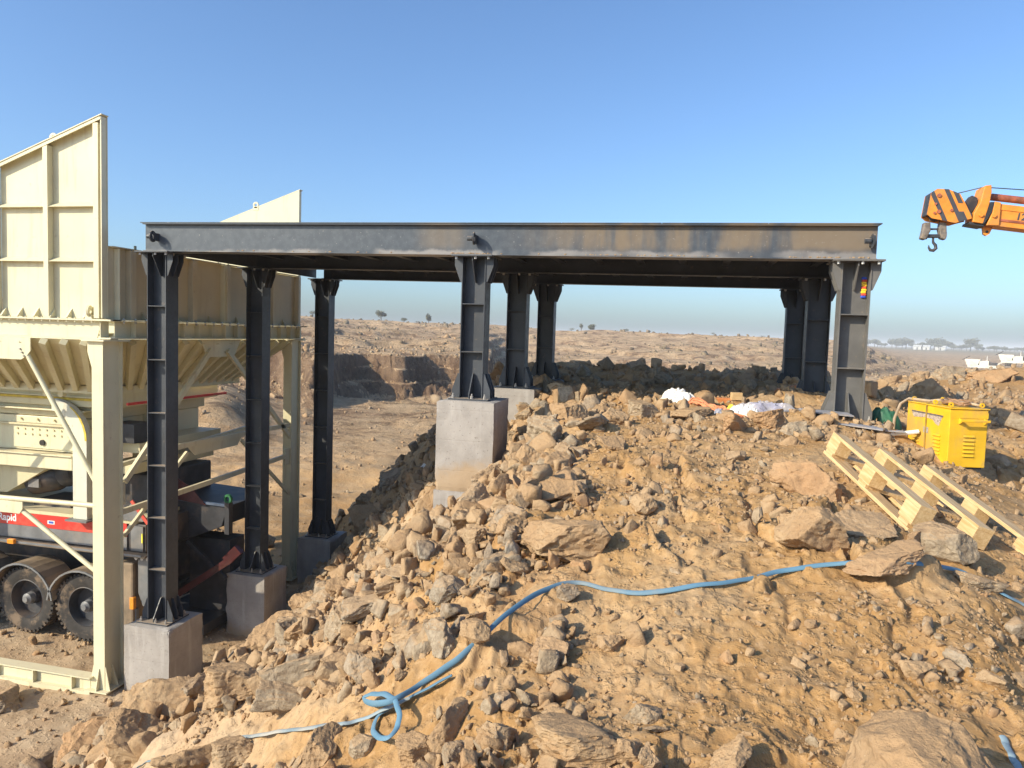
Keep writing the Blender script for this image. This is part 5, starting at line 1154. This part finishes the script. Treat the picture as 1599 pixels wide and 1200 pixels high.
def size_word(s): return 'pebble-sized' if s < .06 else 'fist-sized' if s < .13 else 'head-sized' if s < .22 else 'bucket-sized' if s < .36 else 'knee-high' if s < .55 else 'huge'
COLW = {'ROCK': 'tan', 'ROCK_G': 'grey-brown', 'ROCK_D': 'ochre', 'ROCK_GG': 'dark grey'}
g_ = np.random.default_rng(23)
cand = []
named_xy = np.array([(n_[0], n_[1], n_[2]) for n_ in NAMED_STONES])
tries = 0; taken = [tuple(v) for v in named_xy]
KEEP = [(p[0], p[1], .07) for h_ in HOSE.values() for p in crsp(h_, 6)] + [(1.46, 5.08, .45), (2.6, 8.35, .5), (-.1, 9.7, .3), (.8, 8.9, .35), (.3, 8.85, .25)] + [(x, y, .40) for x in CX for y in CY]
while len(cand) < 236 and tries < 20000:
    tries += 1
    az_ = g_.uniform(-36, 36); d_ = float(np.exp(g_.uniform(np.log(2.0), np.log(22)))); x, y = polar(az_, d_)
    P, F, s_, m_, dd, aa = ground_parts(x, y); mound = P > F; m_ = float(m_)
    dens = 1. if (mound and m_ > -.15) else .22 if mound and m_ > -.8 else .07 if mound else .02
    if mound and y > 13.9 and y < 16 and x < 2.5: dens = 1.
    if mound and 7.2 < y < 11 and m_ < 0: dens = .3
    if mound and x > .8 and y < 3.6: dens = .16
    if x > 4 and y > 16: dens = .35
    if x < -6.3 and y < 12 : dens = .12
    if g_.random() > dens: continue
    pxs = np.exp(g_.normal(3.98, .34)) if (m_ > -.15) else np.exp(g_.normal(3.1, .38))
    size = float(min(pxs * d_ / 1158, .75, .22 + .07 * d_))
    if any((x - a) ** 2 + (y - b) ** 2 < ((size + c) * .36) ** 2 for a, b, c in taken) or any((x - a) ** 2 + (y - b) ** 2 < (c + size * .4) ** 2 for a, b, c in KEEP): continue
    if x < -6.9 and 8 < y < 13: continue
    taken.append((x, y, size)); cand.append((x, y, size, m_))
seen = {}
for k, (x, y, size, m_) in enumerate(cand):
    kd = int(g_.choice([0, 1, 2, 3, 4, 5, 6, 7, 8, 9], p=[.14, .09, .12, .06, .06, .17, .16, .05, .08, .07]))
    mt = 'ROCK_G' if (m_ > .2 and g_.random() < .6) else ('ROCK' if g_.random() < .5 else 'ROCK_D')
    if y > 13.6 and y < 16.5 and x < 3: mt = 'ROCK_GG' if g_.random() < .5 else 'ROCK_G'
    (lx, ly), ln = min(LM, key=lambda q: (q[0][0] - x) ** 2 + (q[0][1] - y) ** 2)
    dist = sqrt((lx - x) ** 2 + (ly - y) ** 2); sd = side_word(x - lx, y - ly)
    lb = '%s %s %s stone %s%s %s' % (size_word(size), SHAPES[kd][0], COLW[mt], 'just ' if dist < .55 else ('well ' if dist > 1.6 else ''), sd, ln)
    if lb in seen:
        o2 = sorted(LM, key=lambda q: (q[0][0] - x) ** 2 + (q[0][1] - y) ** 2)[1:]
        for (_xy, n2) in o2[:3]:
            l2 = lb + ' towards ' + n2
            if l2 not in seen and len(l2.replace('-', ' ').split()) <= 16: lb = l2; break
    seen.setdefault(lb, []).append(k)
    put_rock('boulder' if size > .3 else 'stone', kd, x, y, size, (g_.uniform(-.7, .7), g_.uniform(-.7, .7), g_.uniform(0, 6.28)), MATS[mt], lb, None, .26 + .14 * g_.random(), int(g_.integers(0, 3)), fine=size * 1158 / math.hypot(x, y) > 45)
    if len(seen[lb]) > 1:
        o = col.objects[-1]
stones = [o for o in col.objects if o.name.startswith(('stone', 'boulder'))]
bylab = {}
for o in stones: bylab.setdefault(o['label'], []).append(o)
for lb, os_ in bylab.items():
    if len(os_) > 1:
        for o in os_: o['group'] = 'like stones ' + lb.split('stone ')[-1]

# ------------------------------------------------------------------ rubble and soil crumbs nobody could count
def sample(n, dmin, dmax, az0, az1, dens, seed, hose_clear=True):
    g = np.random.default_rng(seed); a = np.radians(g.uniform(az0, az1, n * 6)) - YAW; d = np.exp(g.uniform(np.log(dmin), np.log(dmax), n * 6))
    x, y = d * np.sin(a), d * np.cos(a); P, F, s, m, dd, az = ground_parts(x, y)
    clus = fbm(x, y, .8, 3, 77) + .5
    k = g.random(len(x)) < dens(x, y, m, P > F, d) * np.clip(.35 + 1.3 * clus, .05, 1.6)
    hp_ = np.array([(p.x, p.y) for h_ in HOSE.values() for p in crsp(h_, 5)])
    k &= np.min((x[:, None] - hp_[:, 0]) ** 2 + (y[:, None] - hp_[:, 1]) ** 2, 1) > (.06 + .022 * d) ** 2 * (1 if hose_clear else 0)
    k &= ~((x > 2.3) & (x < 2.95) & (y > 7.9) & (y < 8.9))
    x, y, d = x[k][:n], y[k][:n], d[k][:n]
    return np.stack([x, y], -1), d, g
def dens_r(x, y, m, mound, d):
    v = np.where(mound, np.where(m > 0, .9, np.where(m > -.9, .26, .07)), .06)
    v = np.where(mound & (y > 7.2) & (m < .2), .4, v); v = np.where((y > 13.8) & mound & (x < 3), 1., v)
    v = np.where(mound & (x > .7) & (y < 3.8), .35, v); v = np.where((x > 3.5) & (y > 16), .6, v)
    return v
PR3 = [rock_arrays(860 + k, 3, SHAPES[k % 10][1], 8, .14) for k in range(16)]
PR2 = [rock_arrays(900 + k, 2, SHAPES[k % 10][1], 6, .12) for k in range(14)]
PR1 = [rock_arrays(950 + k, 1, (1, .8, .65), 3, .1, .5) for k in range(10)]
pts, d, g = sample(2600, 1.8, 22, -43, 43, lambda x, y, m, mo, d: np.where(mo & (m > -.35), 1.3, -.0 + .09 * dens_r(x, y, m, mo, d) + .25 * ((y > 13.8) & mo & (x < 3))), 300); sz = np.clip(np.exp(g.normal(3.28, .36, len(d))) * d / 1158, .012, .32); small_rocks('loose_rock', pts, sz, PR3, GRAVEL, .2, 'loose broken rock packed between the boulders of the bank')
pts, d, g = sample(2600, 1.6, 14, -43, 43, lambda x, y, m, mo, d: np.where(mo & (m < -.3), .8, .05), 311); sz = np.clip(np.exp(g.normal(2.3, .45, len(d))) * d / 1158, .012, .2); small_rocks('soil_clods', pts, sz, PR2, SOILC, -.02, 'half buried clods and dusty stones of the mound')
pts, d, g = sample(5200, 1.6, 24, -43, 43, dens_r, 301); sz = np.clip(np.exp(g.normal(2.4, .36, len(d))) * d / 1158, .012, .2); small_rocks('rubble', pts, sz, PR2, GRAVEL, .12, 'broken tan and grey stones strewn over the bank and mound')
pts, d, g = sample(15000, 1.5, 20, -43, 43, lambda x, y, m, mo, d: dens_r(x, y, m, mo, d) * .75 + .18, 302); sz = np.clip(np.exp(g.normal(1.55, .38, len(d))) * d / 1158, .006, .10); small_rocks('gravel', pts, sz, PR1, SOILC, .05, 'small gravel and clods scattered over the soil of the mound')
PR0 = []
for k in range(8):
    bm = bmesh.new(); bmesh.ops.create_icosphere(bm, subdivisions=1, radius=.5)
    V = np.array([v.co[:] for v in bm.verts]); T = np.array([[v.index for v in f.verts] for f in bm.faces]); bm.free(); 
    gg = np.random.default_rng(k); V = V * gg.uniform(.65, 1.15, (len(V), 1)) * np.array([1, .85, .7]); PR0.append((V, T))
def ico0(k):
    gg = np.random.default_rng(k + 5); t_ = 1.618; V = np.array([(-1, t_, 0), (1, t_, 0), (-1, -t_, 0), (1, -t_, 0), (0, -1, t_), (0, 1, t_), (0, -1, -t_), (0, 1, -t_), (t_, 0, -1), (t_, 0, 1), (-t_, 0, -1), (-t_, 0, 1)]) / 3.8
    T = np.array([(0, 11, 5), (0, 5, 1), (0, 1, 7), (0, 7, 10), (0, 10, 11), (1, 5, 9), (5, 11, 4), (11, 10, 2), (10, 7, 6), (7, 1, 8), (3, 9, 4), (3, 4, 2), (3, 2, 6), (3, 6, 8), (3, 8, 9), (4, 9, 5), (2, 4, 11), (6, 2, 10), (8, 6, 7), (9, 8, 1)])
    return V * gg.uniform(.7, 1.2, (12, 1)) * np.array([1, .85, .7]), T
PRc = [ico0(k) for k in range(10)]
pts, d, g = sample(26000, 1.3, 9, -43, 43, lambda x, y, m, mo, d: np.where(mo, .75, 0.1), 303); sz = np.clip(np.exp(g.normal(.95, .3, len(d))) * d / 1158, .004, .03); small_rocks('soil_crumbs', pts, sz, PRc, SOILC, .05, 'loose crumbs of orange soil covering the mound')
pts, d, g = sample(3000, 18, 120, -26, 30, lambda x, y, m, mo, d: np.where((d > 55) & (d < 85), .5, .16), 304); sz = np.clip(np.exp(g.normal(1.0, .5, len(d))) * d / 1158, .06, 1.2); small_rocks('hillside_rubble', pts, sz, PR1, GRAVEL, .15, 'fallen rock scattered over the quarry floor and far slopes')
SCR = mat_plain('dry_scrub_leaf', (.20, .15, .09), .95, .5, .4)
pts, d, g = sample(1900, 40, 235, -30, 30, lambda x, y, m, mo, d: np.clip(fbm(x, y, 22, 3, 88) * 1.6 + .25, .02, 1), 305); sz = np.clip(np.exp(g.normal(1.25, .45, len(d))) * d / 1158, .15, 2.0); small_rocks('dry_scrub', pts, sz, PR1, SCR, .05, 'low dry scrub dotted over the far brown slopes')
# stone crumbs resting on the girder flange and on the cap plates
m = MB(); gg = np.random.default_rng(4)
for k in range(150):
    x = float(gg.choice([gg.uniform(-1.3, .3), gg.uniform(-2.9, -2.4), gg.uniform(1.0, 1.8), gg.uniform(-7, 1.8)])); s_ = gg.uniform(.008, .022)
    V, T = PRc[k % 10]; V = V * s_ * 1.5 + np.array([x, 8.66 + gg.uniform(0, .045), sx(x, TOP + .016) + s_ * .3]); m.add(V.tolist(), T.tolist())
o = m.build('girder_crumbs', ROCK_D, None); tag(o, 'soil crumbs lying along the lower lip of the front girder', kind='stuff')

# ------------------------------------------------------------------ air
hz = MB().box(-7500, 7500, -7500, 7500, -14, 14).build('haze', None)
hm = bpy.data.materials.new('haze'); hm.use_nodes = True; ht = hm.node_tree; ht.nodes.remove(ht.nodes['Principled BSDF'])
pv = ht.nodes.new('ShaderNodeVolumePrincipled'); pv.inputs['Color'].default_value = (.92, .95, 1.0, 1); pv.inputs['Density'].default_value = .0006; pv.inputs['Anisotropy'].default_value = -.1
ht.links.new(pv.outputs[0], ht.nodes['Material Output'].inputs['Volume']); hz.data.materials.append(hm); tag(hz, kind='stuff')
